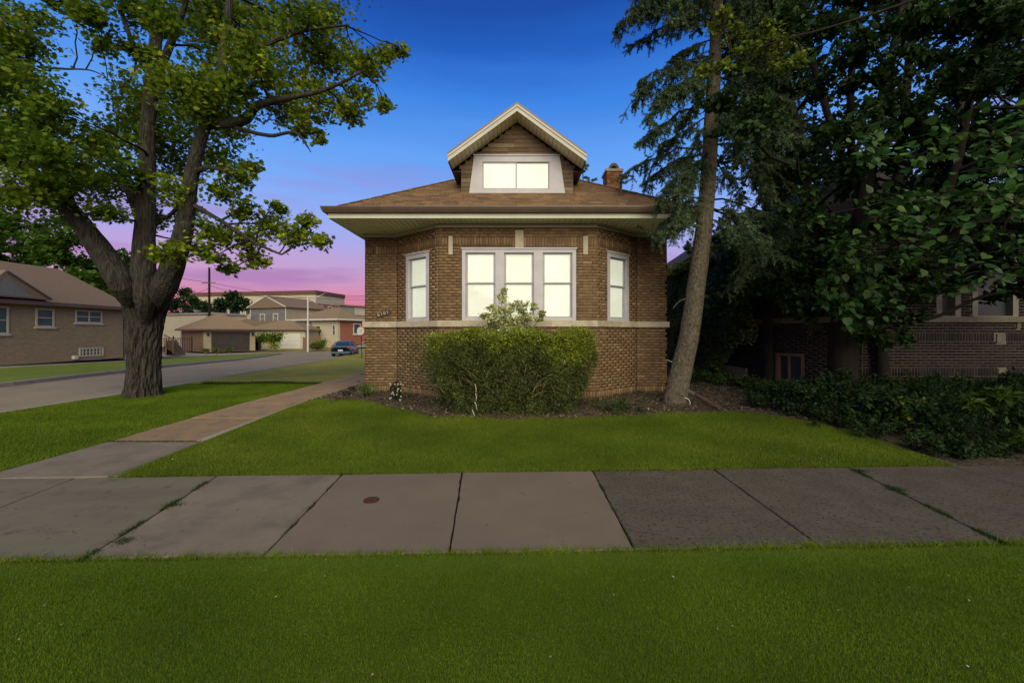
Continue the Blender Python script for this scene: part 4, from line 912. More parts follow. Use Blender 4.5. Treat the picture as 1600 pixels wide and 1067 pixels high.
P=np.concatenate(PA); P=P[rng.uniform(0,1,len(P))<.8]; leaves('leaf_mass',P,.092,'heart',M_mulm,nm,rng.uniform(0,1,len(P)),up=.5,droop=.8)['kind']='stuff'; print('big leaves',cnt)
# ---------------------------------------------------------------- background crowns at left
broad('background_tree','dense green tree behind the tan house at the far left',Vector((-40,38,-.4)),[[(60,560,38,8),(60,420,38,7),(70,360,38,5)]],
 [(x+Ra.uniform(-15,15),y+Ra.uniform(-8,8),Ra.uniform(26,36),Ra.uniform(35,42)) for x in range(-60,190,34) for y in range(352,470,28) if not(x>130 and y<400)],.42,'kite',M_maple,dens=.5,wt=(.0,.36))
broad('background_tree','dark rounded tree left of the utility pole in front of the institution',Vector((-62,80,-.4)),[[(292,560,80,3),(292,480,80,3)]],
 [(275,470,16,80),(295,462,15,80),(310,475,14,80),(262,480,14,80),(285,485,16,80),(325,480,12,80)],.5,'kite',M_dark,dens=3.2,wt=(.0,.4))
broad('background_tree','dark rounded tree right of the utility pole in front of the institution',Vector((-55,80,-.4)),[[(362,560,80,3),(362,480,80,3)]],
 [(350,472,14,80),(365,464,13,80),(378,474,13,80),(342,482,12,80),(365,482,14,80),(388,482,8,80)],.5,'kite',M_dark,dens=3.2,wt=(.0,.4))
# ---------------------------------------------------------------- hedge and flowering shrub
hd=thing('hedge','broad clipped green hedge spreading wider at the top under the front windows','hedge',(-.08,8.1,.2))
n_=88000; u=rng.uniform(-1,1,n_); v=rng.uniform(0,1,n_)**.9; a=rng.uniform(0,1,n_)
def hedge_pt(u,v,depth):
    zz=.10+v*(1.56+.05*np.sin(u*9)+.035*np.sin(u*23+1)); half=1.20+.37*sm(v*1.5)-.0*u; x=-.08+u*half*(1+.03*np.sin(v*14+u*4)); 
    yf=7.62-.16*sm(v*1.4)+.18*np.abs(u)**4+.05*np.sin(u*13+v*9)+.04*np.sin(u*29-v*17); return x,yf,zz
x,yf,zz=hedge_pt(u,v,0); rnd=rng.uniform(0,1,n_)
top=rng.uniform(0,1,n_)<.30; side=(~top)&(rng.uniform(0,1,n_)<.18)
y=yf+np.abs(rng.normal(0,.09,n_)); y[top]=yf[top]+rng.uniform(0,1.15,top.sum()); zt=.10+(1.56+.05*np.sin(u*9)+.035*np.sin(u*23+1)); zz[top]=zt[top]+rng.normal(-.02,.04,top.sum())
x[side]=np.sign(u[side])*np.abs(x[side]/np.maximum(np.abs(u[side]),.05))*1.0-.0; x[side]+=rng.normal(0,.05,side.sum()); y[side]=7.75+rng.uniform(0,1.1,side.sum())
keep=np.ones(n_,bool); hole=(np.sin(x*5.3+zz*4)+np.sin(x*11+3*zz+1)+np.sin(zz*13-x*6))<-.55
keep&=~(hole&(zz<1.15)&(rng.uniform(0,1,n_)<.62)); low=(zz<.45)&(rng.uniform(0,1,n_)<.35); keep&=~low
P=np.stack([x,y,zz],1)[keep]; lob=.5+.5*np.sin(P[:,0]*9+2*np.sin(P[:,2]*7))*np.sin(P[:,2]*11+P[:,0]*3)
T=np.clip(.50*rng.beta(1.2,2,len(P))+.25*lob*rng.uniform(.3,1,len(P))+.8*sm((P[:,2]-1.15+.25*sm((P[:,0]+.3)/1.5)-.12*np.sin(P[:,0]*5))/.5)*rng.uniform(.2,1,len(P)),0,1)  # top leaves yellower: new growth, plus the lit top put into the tint
leaves('foliage',P,.055,'lance',M_yew,hd,T,up=.2,droop=-.6)
# inner dense mass and stems
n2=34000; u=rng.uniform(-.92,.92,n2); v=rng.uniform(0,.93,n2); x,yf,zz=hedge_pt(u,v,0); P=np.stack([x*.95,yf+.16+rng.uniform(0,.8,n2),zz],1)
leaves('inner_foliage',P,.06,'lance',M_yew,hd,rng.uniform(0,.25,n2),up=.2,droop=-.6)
st=MB()
for i in range(60):
    bx=random.uniform(-.9,.8); ux=bx*random.uniform(1.1,1.7); z1=random.uniform(.7,1.5); twig(st,(bx,7.95+random.uniform(0,.4),.2),(ux-.08,7.50+random.uniform(-.02,.3),z1),.011,.003,k=5,bend=.1,n=5)
    if i%2: twig(st,(ux*.9-.08,7.56,z1*.7),(ux-.08+random.uniform(-.25,.25),7.46,z1*.7+random.uniform(.1,.35)),.006,.002,k=3,n=4)
st.obj('stems',M_twig,hd)['kind']='stuff'
st=MB(); wp=U(744,650,7.5); 
for (x0,y0,x1,y1) in ((742,600,744,612),(743,614,744,626),(742,628,745,640),(738,640,742,650),(736,650,739,655)): twig(st,U(x0,y0,7.47),U(x1,y1,7.47),.009,.006,k=2,bend=.05)
st.obj('pale_stem',M_white,hd)
rs=thing('rose_bush','tall pale leafed flowering shrub rising above the hedge against the middle window','bush',(XP(795,8.6),8.6,.24))
PA=[];TA=[]; tb=MB()
for (x,y,r) in [(800,505,30),(775,500,22),(825,500,22),(790,485,18),(812,478,16),(760,495,14),(785,468,11),(787,455,7),(845,490,9),(835,480,8),(800,520,26),(840,500,9),(768,482,10),(775,520,20),(815,520,20)]:
    n_=int(60+1.1*r*r); c=U(x,y,8.5+random.uniform(-.15,.15)); p,tv=clumps(c,r*8.5/F,n_,sub=6); PA.append(p);TA.append(np.clip(.5*tv+.5*rng.uniform(0,1,n_),0,1)); twig(tb,(XP(795,8.6)+random.uniform(-.1,.1),8.6,.3),c,.012,.004,k=6,bend=.05)
leaves('foliage',np.concatenate(PA),.055,'kite',M_pale,rs,np.concatenate(TA)); tb.obj('stems',M_twig,rs)['kind']='stuff'
# ================================================================ neighbouring house at right
nh=thing('brick_house','neighbouring very dark brick house with pale mortar in deep shade at the right','house',(10,12,.2))
B0=(7.0,24);B1=(7.0,11.4);B2=(8.1,9.5);B3=(14.6,9.5)
bw0,bw1=onseg(1212,B1,B2),onseg(1257,B1,B2); 
oB=[(bw0,bw1,EYE-1.32,EYE-.56)]
fz=lambda y:EYE+(HY-y)*9.5/F
wf=[(onseg(1462,B2,B3),onseg(1500,B2,B3),fz(497),fz(400)),(onseg(1518,B2,B3),onseg(1590,B2,B3),fz(497),fz(400))]
keyb=[(onseg(1556.5,B2,B3),onseg(1570,B2,B3),fz(535.5),fz(522)),(onseg(1559,B2,B3),onseg(1572,B2,B3),fz(590),fz(576)),(onseg(1338,B2,B3)if 0 else .35,.55,fz(590),fz(576)),(onseg(1588,B2,B3),onseg(1594,B2,B3),fz(512.5),fz(503.5))]
w=MB()
for P,Q,o in ((B0,B1,[]),(B1,B2,oB),(B2,B3,wf)): wall_cells(w,P,Q,-.1,EYE+2.6,o,th=.25)
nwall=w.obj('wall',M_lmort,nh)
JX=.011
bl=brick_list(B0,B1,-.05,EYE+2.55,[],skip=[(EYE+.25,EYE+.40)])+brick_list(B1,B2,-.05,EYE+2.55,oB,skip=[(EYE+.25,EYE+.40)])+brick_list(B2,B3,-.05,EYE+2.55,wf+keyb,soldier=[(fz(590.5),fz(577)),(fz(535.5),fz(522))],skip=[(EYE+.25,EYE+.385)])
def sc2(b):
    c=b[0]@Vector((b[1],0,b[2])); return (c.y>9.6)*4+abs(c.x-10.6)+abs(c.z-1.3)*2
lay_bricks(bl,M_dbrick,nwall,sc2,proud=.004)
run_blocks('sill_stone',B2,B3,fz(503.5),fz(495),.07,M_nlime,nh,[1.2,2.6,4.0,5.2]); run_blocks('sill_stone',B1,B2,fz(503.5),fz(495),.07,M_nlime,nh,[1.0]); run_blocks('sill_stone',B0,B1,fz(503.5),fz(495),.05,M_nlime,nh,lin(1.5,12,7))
MB_,_=frame(B2,B3)
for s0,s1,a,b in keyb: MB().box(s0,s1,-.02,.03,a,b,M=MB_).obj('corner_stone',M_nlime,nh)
M1,_=frame(B1,B2)
f=MB(); a,b,c,d_=oB[0]; f.box(a,a+.08,-.01,.12,c,d_,M=M1); f.box(b-.08,b,-.01,.12,c,d_,M=M1); f.box(a+.08,b-.08,-.008,.12,d_-.07,d_,M=M1); f.box(a+.08,b-.08,-.008,.12,c,c+.06,M=M1); f.box((a+b)/2-.06,(a+b)/2-.02,.01,.1,c+.06,d_-.07,M=M1)
fo=f.obj('basement_window',M_wood,nh); MB().box(a+.08,b-.08,.11,.115,c+.06,d_-.07,M=M1).obj('pane',M_gw,fo)
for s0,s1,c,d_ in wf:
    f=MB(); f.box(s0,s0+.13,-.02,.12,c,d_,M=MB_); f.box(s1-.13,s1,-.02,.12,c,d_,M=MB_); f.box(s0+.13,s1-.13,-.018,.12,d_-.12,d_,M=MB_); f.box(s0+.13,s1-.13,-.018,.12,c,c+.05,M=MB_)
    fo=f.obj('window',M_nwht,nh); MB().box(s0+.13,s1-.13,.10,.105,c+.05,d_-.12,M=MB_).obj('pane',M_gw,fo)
rf=MB(); ez=EYE+2.6
V=[(6.6,24,ez),(6.6,11.1,ez),(7.8,9.1,ez),(15,9.1,ez),(15,24,ez),(10.8,13,ez+2.8),(10.8,24,ez+2.8)]
rf.add(V+[(a,b,c-.12) for a,b,c in V[:5]],[(0,1,5,6),(1,2,5),(2,3,5),(3,4,6,5),(7,8,1,0)[::-1],(8,9,2,1)[::-1],(9,10,3,2)[::-1],(7,11,10,9,8)]); rf.obj('roof',M_nroof,nh)
st=MB(); st.box(6.93,7.0,12.3,13.6,-.05,.62); st.obj('plaster_patch',M_tan,nh)
# ivy on its side wall
iv=thing('ivy','dense dark ivy covering the side wall of the neighbouring house','ivy',(6.95,15,.2))
n_=34000; y=rng.uniform(11.6,23,n_); z=.25+rng.uniform(0,1,n_)*3.95
k=(y>12.2+.8*np.sin(z*2.3))|(z>1.4); lobe=.10*np.sin(y*3.1+z*2)+.08*np.sin(z*4.7-y*1.7); P=np.stack([6.86-np.abs(rng.normal(0,.06,n_))-.10+lobe,y,z],1)[k]
leaves('foliage',P,.10,'kite',M_ivy,iv,np.clip(rng.uniform(0,1,len(P))*.6+3*lobe[k],0,1),up=.1,droop=1.4,outd=np.array([-.5,0,0]))
n_=9000; y=rng.uniform(12.0,23,n_); t=rng.beta(1,2.2,n_); P=np.stack([6.42+t*1.1,y,ez-.22+t*.85+rng.uniform(0,.2,n_)],1)
k=np.sin(y*1.3)+rng.normal(0,.5,n_)>-.2
leaves('roof_foliage',P[k],.13,'kite',M_lime_leaf,iv,rng.uniform(.6,1,k.sum()),up=.7)  # roof ivy coloured lime to stand in for direct sun on it
# ---------------------------------------------------------------- garden plants at the right and by the walls
def shrub(name,label,c,r,h,n,size,shape,m,group=None,cat='shrub',wt=(.0,.8),droop=.2):
    root=thing(name,label,cat,(c[0],c[1],float(H(*c))),group); gz=float(H(*c)); sub=max(6,int(n/70)); cc=np.stack([rng.normal(0,.45,sub)*r,rng.normal(0,.45,sub)*r,rng.uniform(.15,.9,sub)*h],1)
    k=rng.integers(0,sub,n); p=cc[k]+rng.normal(0,.13,(n,3))*np.array([1,1,.9])*max(r,.3); p[:,2]=np.abs(p[:,2])+.02; tv=rng.uniform(0,1,sub)[k]
    leaves('foliage',p+np.array([c[0],c[1],gz]),size,shape,m,root,np.clip(wt[0]+wt[1]*(.5*tv+.5*rng.uniform(0,1,n)),0,1),droop=droop)
    s=MB()
    for q in cc[:14]: twig(s,(c[0]+random.uniform(-.05,.05),c[1]+random.uniform(-.05,.05),gz-.02),(c[0]+q[0],c[1]+q[1],gz+q[2]),.008,.003,k=3,n=4)
    s.obj('stems',M_barkD,root)['kind']='stuff'; return root
Rb=random.Random(21); row=0
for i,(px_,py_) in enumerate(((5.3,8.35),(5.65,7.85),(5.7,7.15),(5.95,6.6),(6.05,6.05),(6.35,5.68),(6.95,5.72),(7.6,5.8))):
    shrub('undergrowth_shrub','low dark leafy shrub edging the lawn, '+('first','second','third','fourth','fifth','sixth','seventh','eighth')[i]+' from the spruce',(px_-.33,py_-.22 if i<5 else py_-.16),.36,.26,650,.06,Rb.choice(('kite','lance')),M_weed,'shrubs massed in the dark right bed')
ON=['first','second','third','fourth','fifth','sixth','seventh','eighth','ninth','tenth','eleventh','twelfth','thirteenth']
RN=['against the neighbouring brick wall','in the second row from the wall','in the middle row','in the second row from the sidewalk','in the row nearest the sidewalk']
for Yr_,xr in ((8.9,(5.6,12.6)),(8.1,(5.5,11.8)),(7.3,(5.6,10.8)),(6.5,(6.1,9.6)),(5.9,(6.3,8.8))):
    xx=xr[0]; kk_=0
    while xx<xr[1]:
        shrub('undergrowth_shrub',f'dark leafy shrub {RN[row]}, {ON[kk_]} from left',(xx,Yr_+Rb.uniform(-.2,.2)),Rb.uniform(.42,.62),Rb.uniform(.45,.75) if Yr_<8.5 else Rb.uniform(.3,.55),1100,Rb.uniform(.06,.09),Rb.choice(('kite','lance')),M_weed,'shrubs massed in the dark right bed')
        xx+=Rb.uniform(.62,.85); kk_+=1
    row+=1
shrub('milkweed_plant','upright lance leaved green weed nearest the sidewalk at the right edge',(XP(1535,5.75),5.75),.34,.95,420,.16,'lance',M_lime_leaf,cat='plant',wt=(-.3,.5))
shrub('sapling','small yellow green leafed sapling at the edge of the lawn under the dark shrubs',(XP(1432,6.3),6.3),.22,.62,260,.075,'kite',M_lime_leaf,cat='plant',wt=(0,.9))
for i,(px,Y_) in enumerate(((1085,12.5),(1105,12.0),(1130,11.6),(1155,11.2),(1110,13.5),(1180,10.4),(1200,9.8),(1225,9.2),(1250,8.8))):
    shrub('ground_cover_clump',f'low glossy green clump along the ivy wall, {ON[i]} in order from the far end',(XP(px,Y_),Y_),.42,.24,700,.07,'kite',M_weed,'low clumps along the ivy wall',cat='plant',wt=(.35,.65))
shrub('catmint_clump','grey green low clump at the left front corner of the brick house',(XP(575,9.5),9.45),.24,.26,1500,.035,'lance',M_pale,cat='plant',wt=(-.15,.45))
shrub('weed_clump','low green weed clump on soil just right of the hedge',(XP(955,7.9),7.9),.34,.13,700,.04,'kite',M_weed,cat='plant',wt=(.4,.6))
# twisted stump with pale flakes
st=thing('stump','knobbly dark stump with pale flaking bark at the left front of the house','stump',(XP(618,8.85),8.85,.2))
s=MB(); Yq=8.85
limb(s,[(U(613,632,Yq),.06),(U(616,618,Yq),.05),(U(614,608,Yq),.07),(U(619,600,Yq),.06),(U(622,596,Yq),.03)],n=10,jit=.2); limb(s,[(U(622,630,Yq),.05),(U(624,615,Yq),.045),(U(622,603,Yq),.05)],n=9,jit=.2)
s.obj('trunk',M_barkD,st); fl=MB()
for i in range(26):
    p=U(random.uniform(609,628),random.uniform(598,630),Yq-.09); a=random.uniform(0,3); fl.box(-.018,.018,-.004,.004,-.010,.010,M=Matrix.Translation(p)@Matrix.Rotation(a,4,'Y'))
fl.obj('bark_flakes',M_white,st)['kind']='stuff'
s=MB(); s.tube([U(590,634,8.5)+Vector((0,0,0)),U(612,635,8.45),U(636,633,8.5)],[.022,.025,.02],n=8); tag(s.obj('edging_board',M_black),'dark edging strip lying at the foot of the stump','edging')
# dark stones by the path corner
for i,(px,py,s_) in enumerate(((541,617,.17),(531,622,.15),(549,609,.16),(520,627,.12),(560,600,.18),(566,588,.2))):
    p=G(px,py); b=MB(); nn=9
    V=[];
    for j,(zz,rr) in enumerate(((-.03,.9),(.05,1),(.11,.75),(.135,.3))):
        for k in range(nn):
            a=6.283*k/nn; r_=s_*.6*rr*random.uniform(.85,1.15); V.append((p.x+r_*math.cos(a),p.y+r_*.7*math.sin(a),p.z+zz*s_*6*.7))
    Fc=[(j*nn+k,j*nn+(k+1)%nn,(j+1)*nn+(k+1)%nn,(j+1)*nn+k) for j in range(3) for k in range(nn)]+[tuple(range(3*nn,4*nn))]
    b.add(V,Fc); tag(b.obj('rock',M_plate if i%2 else M_barkD),['broad dark rock in the pile by the path, in its middle','dark rock beside the concrete path edging, left of the broad one','dark rock just behind the broad one toward the house','smallest dark rock, farthest left at the tip of the pile','dark rock close against the brick house corner','largest dark rock farthest back beside the house wall'][i],'rock','dark rocks by the path corner')
# litter
x,y=scatter(30000,-4.7,7.5,7.0,12,lambda x,y:y>np.interp(x,np.linspace(-4.85,5.62,200),LB)-.1)
P=np.stack([x,y,H(x,y)+.0+rng.uniform(0,.02,len(x))],1)
tag(leaves('leaf_litter',P,.05,'kite',M_litter,None,rng.beta(1.5,3,len(P)),up=2.5,droop=0),'dry leaf litter and bark chips on the garden bed','litter',kind='stuff')
n_=500; x=rng.uniform(-6,6,n_); y=rng.uniform(3.2,5.1,n_); P=np.stack([x,y,0*x+.008],1)[(y>nearS(x))&(y<farS(x))][:130]
tag(leaves('sidewalk_debris',P,.02,'kite',M_litter,None,rng.uniform(0,.6,len(P)),up=3,droop=0),'tiny bits of dead leaf on the sidewalk','litter',kind='stuff')
n_=900; x=rng.uniform(-7,5.5,n_); y=rng.uniform(1.8,7.6,n_); k=(y<nearS(x)-.03)|((y>farS(x)+.03)&(x>-4.8)&(y<7.2)); P=np.stack([x,y,H(x,y)+.012],1)[k]
tag(leaves('lawn_debris',P,.016,'kite',M_litter,None,rng.uniform(.3,1,len(P)),up=1.5,droop=0),'tiny pale dry bits scattered in the grass','litter',kind='stuff')
# downspout pieces lying by the spruce
dp=thing('drainpipe','dark brown drainpipe lying on the soil right of the spruce trunk','pipe',G(1105,625))
a,b=U(1088,617,8.6),U(1130,641,8.0); s=MB(); s.tube([a,b],.045,n=10,cap=False); s.tube([b,a],.035,n=10,cap=False); s.obj('pipe',M_gutter,dp)
s=MB(); s.tube([U(1072,609,8.8),U(1086,617,8.62)],[.04,.05],n=8); s.obj('elbow',M_rim,dp)
s=MB(); s.tube([U(1041,562,10.6),U(1056,568,10.3)],.02,n=8); s.tube([U(1056,568,10.3),U(1056,592,10.3)],.02,n=8); tag(s.obj('handrail',M_wht),'white bent pipe rail at the right wall of the brick house','rail')
s=MB(); c=U(1070,630,8.4); s.tube([c+Vector((.11*math.cos(t),0,.11*math.sin(t))) for t in lin(-1.8,1.6,12)],.009,n=6); tag(s.obj('hose_loop',M_pole),'thin pale hose loop at the foot of the spruce','hose')
s=MB(); p=G(1044,598); s.box(p.x-.02,p.x+.16,p.y,p.y+.1,p.z,p.z+.16); tag(s.obj('paving_block',M_tan),'tan block standing between the house corner and the spruce','block')
print('garden done')
# ================================================================ far houses
def hip(mb,w,l,z,rise,ov,gable=None,r0=None,r1=None):
    x0,x1,y0,y1=-ov,w+ov,-ov,l+ov
    if gable=='x':    # ridge along local x, gable ends at x0,x1
        m=(y0+y1)/2; R=[(x0,m,z+rise),(x1,m,z+rise)]
        V=[(x0,y0,z),(x1,y0,z),(x1,y1,z),(x0,y1,z)]+R; Fc=[(0,1,5,4),(2,3,4,5),(1,2,5),(3,0,4),(3,2,1,0)]
    else:
        if w>=l: h=(y1-y0)/2; a=r0 if r0 is not None else x0+h; b=r1 if r1 is not None else x1-h; R=[(a,(y0+y1)/2,z+rise),(b,(y0+y1)/2,z+rise)]; V=[(x0,y0,z),(x1,y0,z),(x1,y1,z),(x0,y1,z)]+R; Fc=[(0,1,5,4),(1,2,5),(2,3,4,5),(3,0,4),(3,2,1,0)]
        else: h=(x1-x0)/2; R=[((x0+x1)/2,y0+h,z+rise),((x0+x1)/2,y1-h,z+rise)]; V=[(x0,y0,z),(x1,y0,z),(x1,y1,z),(x0,y1,z)]+R; Fc=[(0,1,4),(1,2,5,4),(2,3,5),(3,0,4,5),(3,2,1,0)]
    b=len(mb.V); mb.add(V,Fc); mb.add([(a,c,d-.16) for a,c,d in V[:4]]+V[:4],[(0,1,5,4),(1,2,6,5),(2,3,7,6),(3,0,4,7),(3,2,1,0)])
def fhouse(name,label,cat,C0,a,w,l,z0,h,rise,ov,wm,rm,gable=None,trim=M_wht,r0=None,r1=None):
    a=math.radians(a); Mx=Matrix.Translation((C0[0],C0[1],z0))@Matrix.Rotation(a,4,'Z')
    root=thing(name,label,cat,(C0[0],C0[1],z0),rz=a)
    b=MB(); b.box(0,w,0,l,0,h); 
    if gable=='x': b.add([(0,0,h),(0,l,h),(0,l/2,h+rise*.93),(w,0,h),(w,l,h),(w,l/2,h+rise*.93)],[(0,1,2)[::-1],(3,4,5)])
    b.obj('wall',wm,root,M=Mx)
    if rm: b=MB(); hip(b,w,l,h+.02,rise,ov,gable,r0,r1); b.obj('roof',rm,root,M=Mx)
    return root,Mx
def fwin(root,Mx,face,s0,s1,z0,z1,gm=M_gw,fm=M_wht,bars=0,sill=True,name='window',mid=True,fr=.07):
    # face f: local -y wall; l: local -x wall (s measured from corner)
    Mf=Mx if face=='f' else Mx@Matrix.Rotation(math.radians(-90),4,'Z')@Matrix.Scale(1,4)
    if face=='l': s0,s1=-s1,-s0
    b=MB(); b.box(s0,s0+fr,-.05,.02,z0,z1); b.box(s1-fr,s1,-.05,.02,z0,z1); b.box(s0+fr,s1-fr,-.05,.02,z1-fr,z1); b.box(s0+fr,s1-fr,-.05,.02,z0,z0+fr)
    if mid: b.box(s0+fr,s1-fr,-.04,.02,(z0+z1)/2-.025,(z0+z1)/2+.025)
    for k in range(bars): c=s0+(s1-s0)*(k+1)/(bars+1); b.box(c-.03,c+.03,-.045,.02,z0+fr,z1-fr)
    if sill: b.box(s0-.08,s1+.08,-.09,.02,z0-.1,z0)
    w=b.obj(name,fm,root,M=Mf); MB().box(s0+fr,s1-fr,-.015,.018,z0+fr,z1-fr).obj('pane',gm,w,M=Mf); return w
# tan brick house at far left (local x runs along the street)
gz=-.1
th,Mx=fhouse('tan_brick_house','tan brick bungalow with brown roof and teal tinted windows at the far left','house',(-28.4,8.0),90,21.2,6.3,gz,3.62,2.55,.45,M_tbrick,M_roofB,r1=19.9,r0=3)
b=MB(); b.box(-.5,21.7,-.56,-.45,3.42,3.62); b.obj('gutter',M_gutter,th,M=Mx)
def at28(px): return onseg(px,(-28.4,8),(-28.4,30))
zz=lambda px,py: EYE+(HY-py)*(28.4/( (CX-px)/F))/F-gz
def thw(p0,p1,pt,pb,**k): fwin(th,Mx,'f',at28(p0),at28(p1),zz((p0+p1)/2,pb),zz((p0+p1)/2,pt),gm=M_glassT,fm=M_cream,fr=.09,**k)
thw(55,84,482,511); thw(117,159,485,505,bars=1); thw(-20,13,478,522)
thw(123,161,543,556.5,bars=6,mid=True,sill=False)
b=MB(); s0=at28(112); b.box(s0,s0+.2,-.2,0,.12,.34); b.obj('vent_box',M_wht,th,M=Mx)
# eyebrow gable on its roof
g0,gm,g1=at28(-60),at28(-10),at28(62); b=MB()
b.add([(g0,-.7,3.75),(g1,-.7,3.75),((gm),-.7,5.2),((gm),2.2,5.2),(g0,1.2,3.75),(g1,1.2,3.75)],[(0,1,2),(1,5,3,2),(0,2,3,4)]); b.obj('gable',M_roofB,th,M=Mx)
b=MB(); b.add([(g0+.5,-.72,3.8),(g1-.9,-.72,3.8),(gm,-.72,4.9)],[(0,1,2)]); b.obj('gable_panel',M_grey,th,M=Mx)
b=MB(); b.tube([(gm,-.74,5.15),(g1,-.74,3.78)],.07,n=4); b.obj('gable_trim',M_gutter,th,M=Mx)
b=MB(); b.box(14.4,15.0,1.6,1.9,5.0,5.12); b.obj('roof_vent',M_black,th,M=Mx)
# cream clapboard wing
cw,Mc=fhouse('cream_garage','cream clapboard outbuilding joined beyond the tan brick house behind the maple trunk','garage',(-28.5,29.5),90,3.0,5,-.25,4.0,.3,.1,M_cream,M_roofB)
for k in range(20): 
    b=MB(); b.box(0,3.0,-.02,-.001,.1+k*.19,.1+k*.19+.175,t=random.random()); b.obj('clapboard',M_cream,cw,M=Mc)
# brown garage
gA=(-33.2,43.0)
ga,Mg=fhouse('brown_garage','tan roofed garage with dark panelled door and lamp beside the street','garage',gA,55,4.9,7.2,-.35,2.45,1.75,.45,M_tan,M_roofT)
b=MB()
for k in range(4): b.box(.62,4.3,.0-.03,.02,.05+k*.52,.05+k*.52+.5,t=random.random())
b.obj('garage_door',M_dark_door,ga,M=Mg)
b=MB(); b.box(-.45,5.35,-.5,-.44,2.28,2.45); b.box(-.5,-.44,-.5,7.6,2.28,2.45); b.obj('fascia',M_gutter,ga,M=Mg)
for x_ in (.3,4.6): b=MB(); b.box(x_-.08,x_+.08,-.16,0,1.75,2.05); b.obj('wall_lamp',M_black,ga,M=Mg)
b=MB(); b.box(-.02,-.004,.3,7,.0,2.2); b.obj('side_cladding',M_wood,ga,M=Mg)
# white garage
gb,Mgb=fhouse('white_garage','low cream garage with white overhead door and tan roof behind the green bush','garage',(XP(385,52),52),6,7.2,6,-.42,2.55,1.25,.35,M_cream,M_roofT)
b=MB()
for k in range(4): b.box(4.1,6.6,-.04,.02,.05+k*.5,.05+k*.5+.485,t=random.random())
b.obj('garage_door',M_wht,gb,M=Mgb)
b=MB(); b.box(-.3,7.5,-.4,-.34,2.4,2.56); b.obj('fascia',M_gutter,gb,M=Mgb)
# two-storey grey house
h2,M2=fhouse('grey_gable_house','two storey grey sided house with a white trimmed front gable behind the garages','house',(XP(447,62),62),70,7.5,7.6,-.4,6.1,1.75,.35,M_tan,M_roofB,gable='x')
b=MB()
for k in range(24): b.box(-.035,-.004,0,7.6,.3+k*.24,.3+k*.24+.225,t=random.random())
b.add([(-.03,.02,6.05),(-.03,7.58,6.05),(-.03,3.8,7.6)],[(2,1,0)]); b.obj('siding',M_grey,h2,M=M2)
for s in (1.6,4.4): fwin(h2,M2,'l',s,s+1.1,3.6,5.1,sill=False,fr=.12)
fwin(h2,M2,'f',4.2,4.9,3.6,5.3,sill=False)
b=MB(); b.add([(-.42,-.42,6.12),(-.42,3.8,7.9),(-.42,8.02,6.12),(-.42,8.02,5.95),(-.42,3.8,7.70),(-.42,-.42,5.95)],[(0,1,4,5)[::-1],(1,2,3,4)[::-1]]); b.box(-.09,-.03,-.06,.08,0,6); b.box(-.09,-.03,7.5,7.64,0,6); b.obj('gable_trim',M_wht,h2,M=M2)
b=MB(); b.add([(-2.6,-.8,3.1),(-2.6,9.6,3.1),(0,8.0,4.0),(0,.4,4.0),(0,-.8,3.1),(0,9.6,3.1),(-2.6,-.8,2.9),(-2.6,9.6,2.9)],[(0,3,2,1),(0,4,3),(1,2,5),(0,1,7,6)]); b.obj('porch_roof',M_roofB,h2,M=M2)
b=MB(); b.box(-2.2,0,-.4,9.2,0,2.9); b.obj('porch',M_cream,h2,M=M2)
# beige and red bungalow
h3,M4=fhouse('beige_bungalow','bungalow with beige front, red brick side wall and grey dormer at the corner','house',(XP(528,56),56),65,14,9.3,-.42,4.0,2.3,.6,M_cream,M_roofT)
b=MB(); b.box(.35,14,-.06,-.005,.35,3.9); b.obj('side_wall',M_red,h3,M=M4)
b=MB(); b.box(-.65,14.6,-.68,-.6,3.85,4.08); b.box(-.68,-.6,-.68,9.9,3.85,4.08); b.obj('fascia',M_wht,h3,M=M4)
M4b=M4@Matrix.Translation((0,-.06,0))
fwin(h3,M4b,'f',2.6,4.0,1.9,3.5,fr=.16,mid=False); fwin(h3,M4b,'f',6.4,8.9,1.6,3.3,bars=3,fr=.16,mid=False); 
for s in (4.4,7.6): fwin(h3,M4b,'f',s,s+.6,.35,.8,mid=False,sill=False)
fwin(h3,M4,'l',.5,1.0,1.8,3.2,sill=False); fwin(h3,M4,'l',3.4,4.4,1.7,3.1,sill=False); fwin(h3,M4,'l',7.5,8.0,1.8,3.0,sill=False,fr=.05);fwin(h3,M4,'l',8.2,8.7,1.8,3.0,sill=False,fr=.05)
b=MB(); b.box(-.06,0,5.3,6.5,1.5,3.6); b.obj('door_frame',M_grey,h3,M=M4); b=MB(); b.box(-.09,-.06,5.5,6.3,1.5,3.4); b.obj('door',M_wht,h3,M=M4)
for k in range(2): b=MB(); b.box(-1.2,-.0,5.0,6.8,.3+k*.45,.7+k*.45); b.obj('step',M_conc2,h3,M=M4)
b=MB(); 
b.box(3.6,13,.7,4.2,4.0,6.05); b.obj('dormer',M_grey,h3,M=M4); b=MB(); b.add([(3.3,.4,6.1),(13.3,.4,6.1),(13.3,4.6,6.5),(3.3,4.6,6.5),(3.3,.4,5.95),(13.3,.4,5.95),(13.3,4.6,6.3),(3.3,4.6,6.3)],[(0,1,2,3),(4,5,1,0),(7,4,0,3),(7,6,5,4)]); b.obj('dormer_roof',M_roofB,h3,M=M4)
M4c=M4@Matrix.Translation((0,.7,0))
b=MB(); b.box(3.6,13,-.03,-.004,4.75,5.95); b.obj('dormer_front',M_cream,h3,M=M4c)
for s in (4.6,5.7,7.9,9.0): fwin(h3,M4c,'f',s,s+.8,4.95,5.85,sill=False,mid=False)
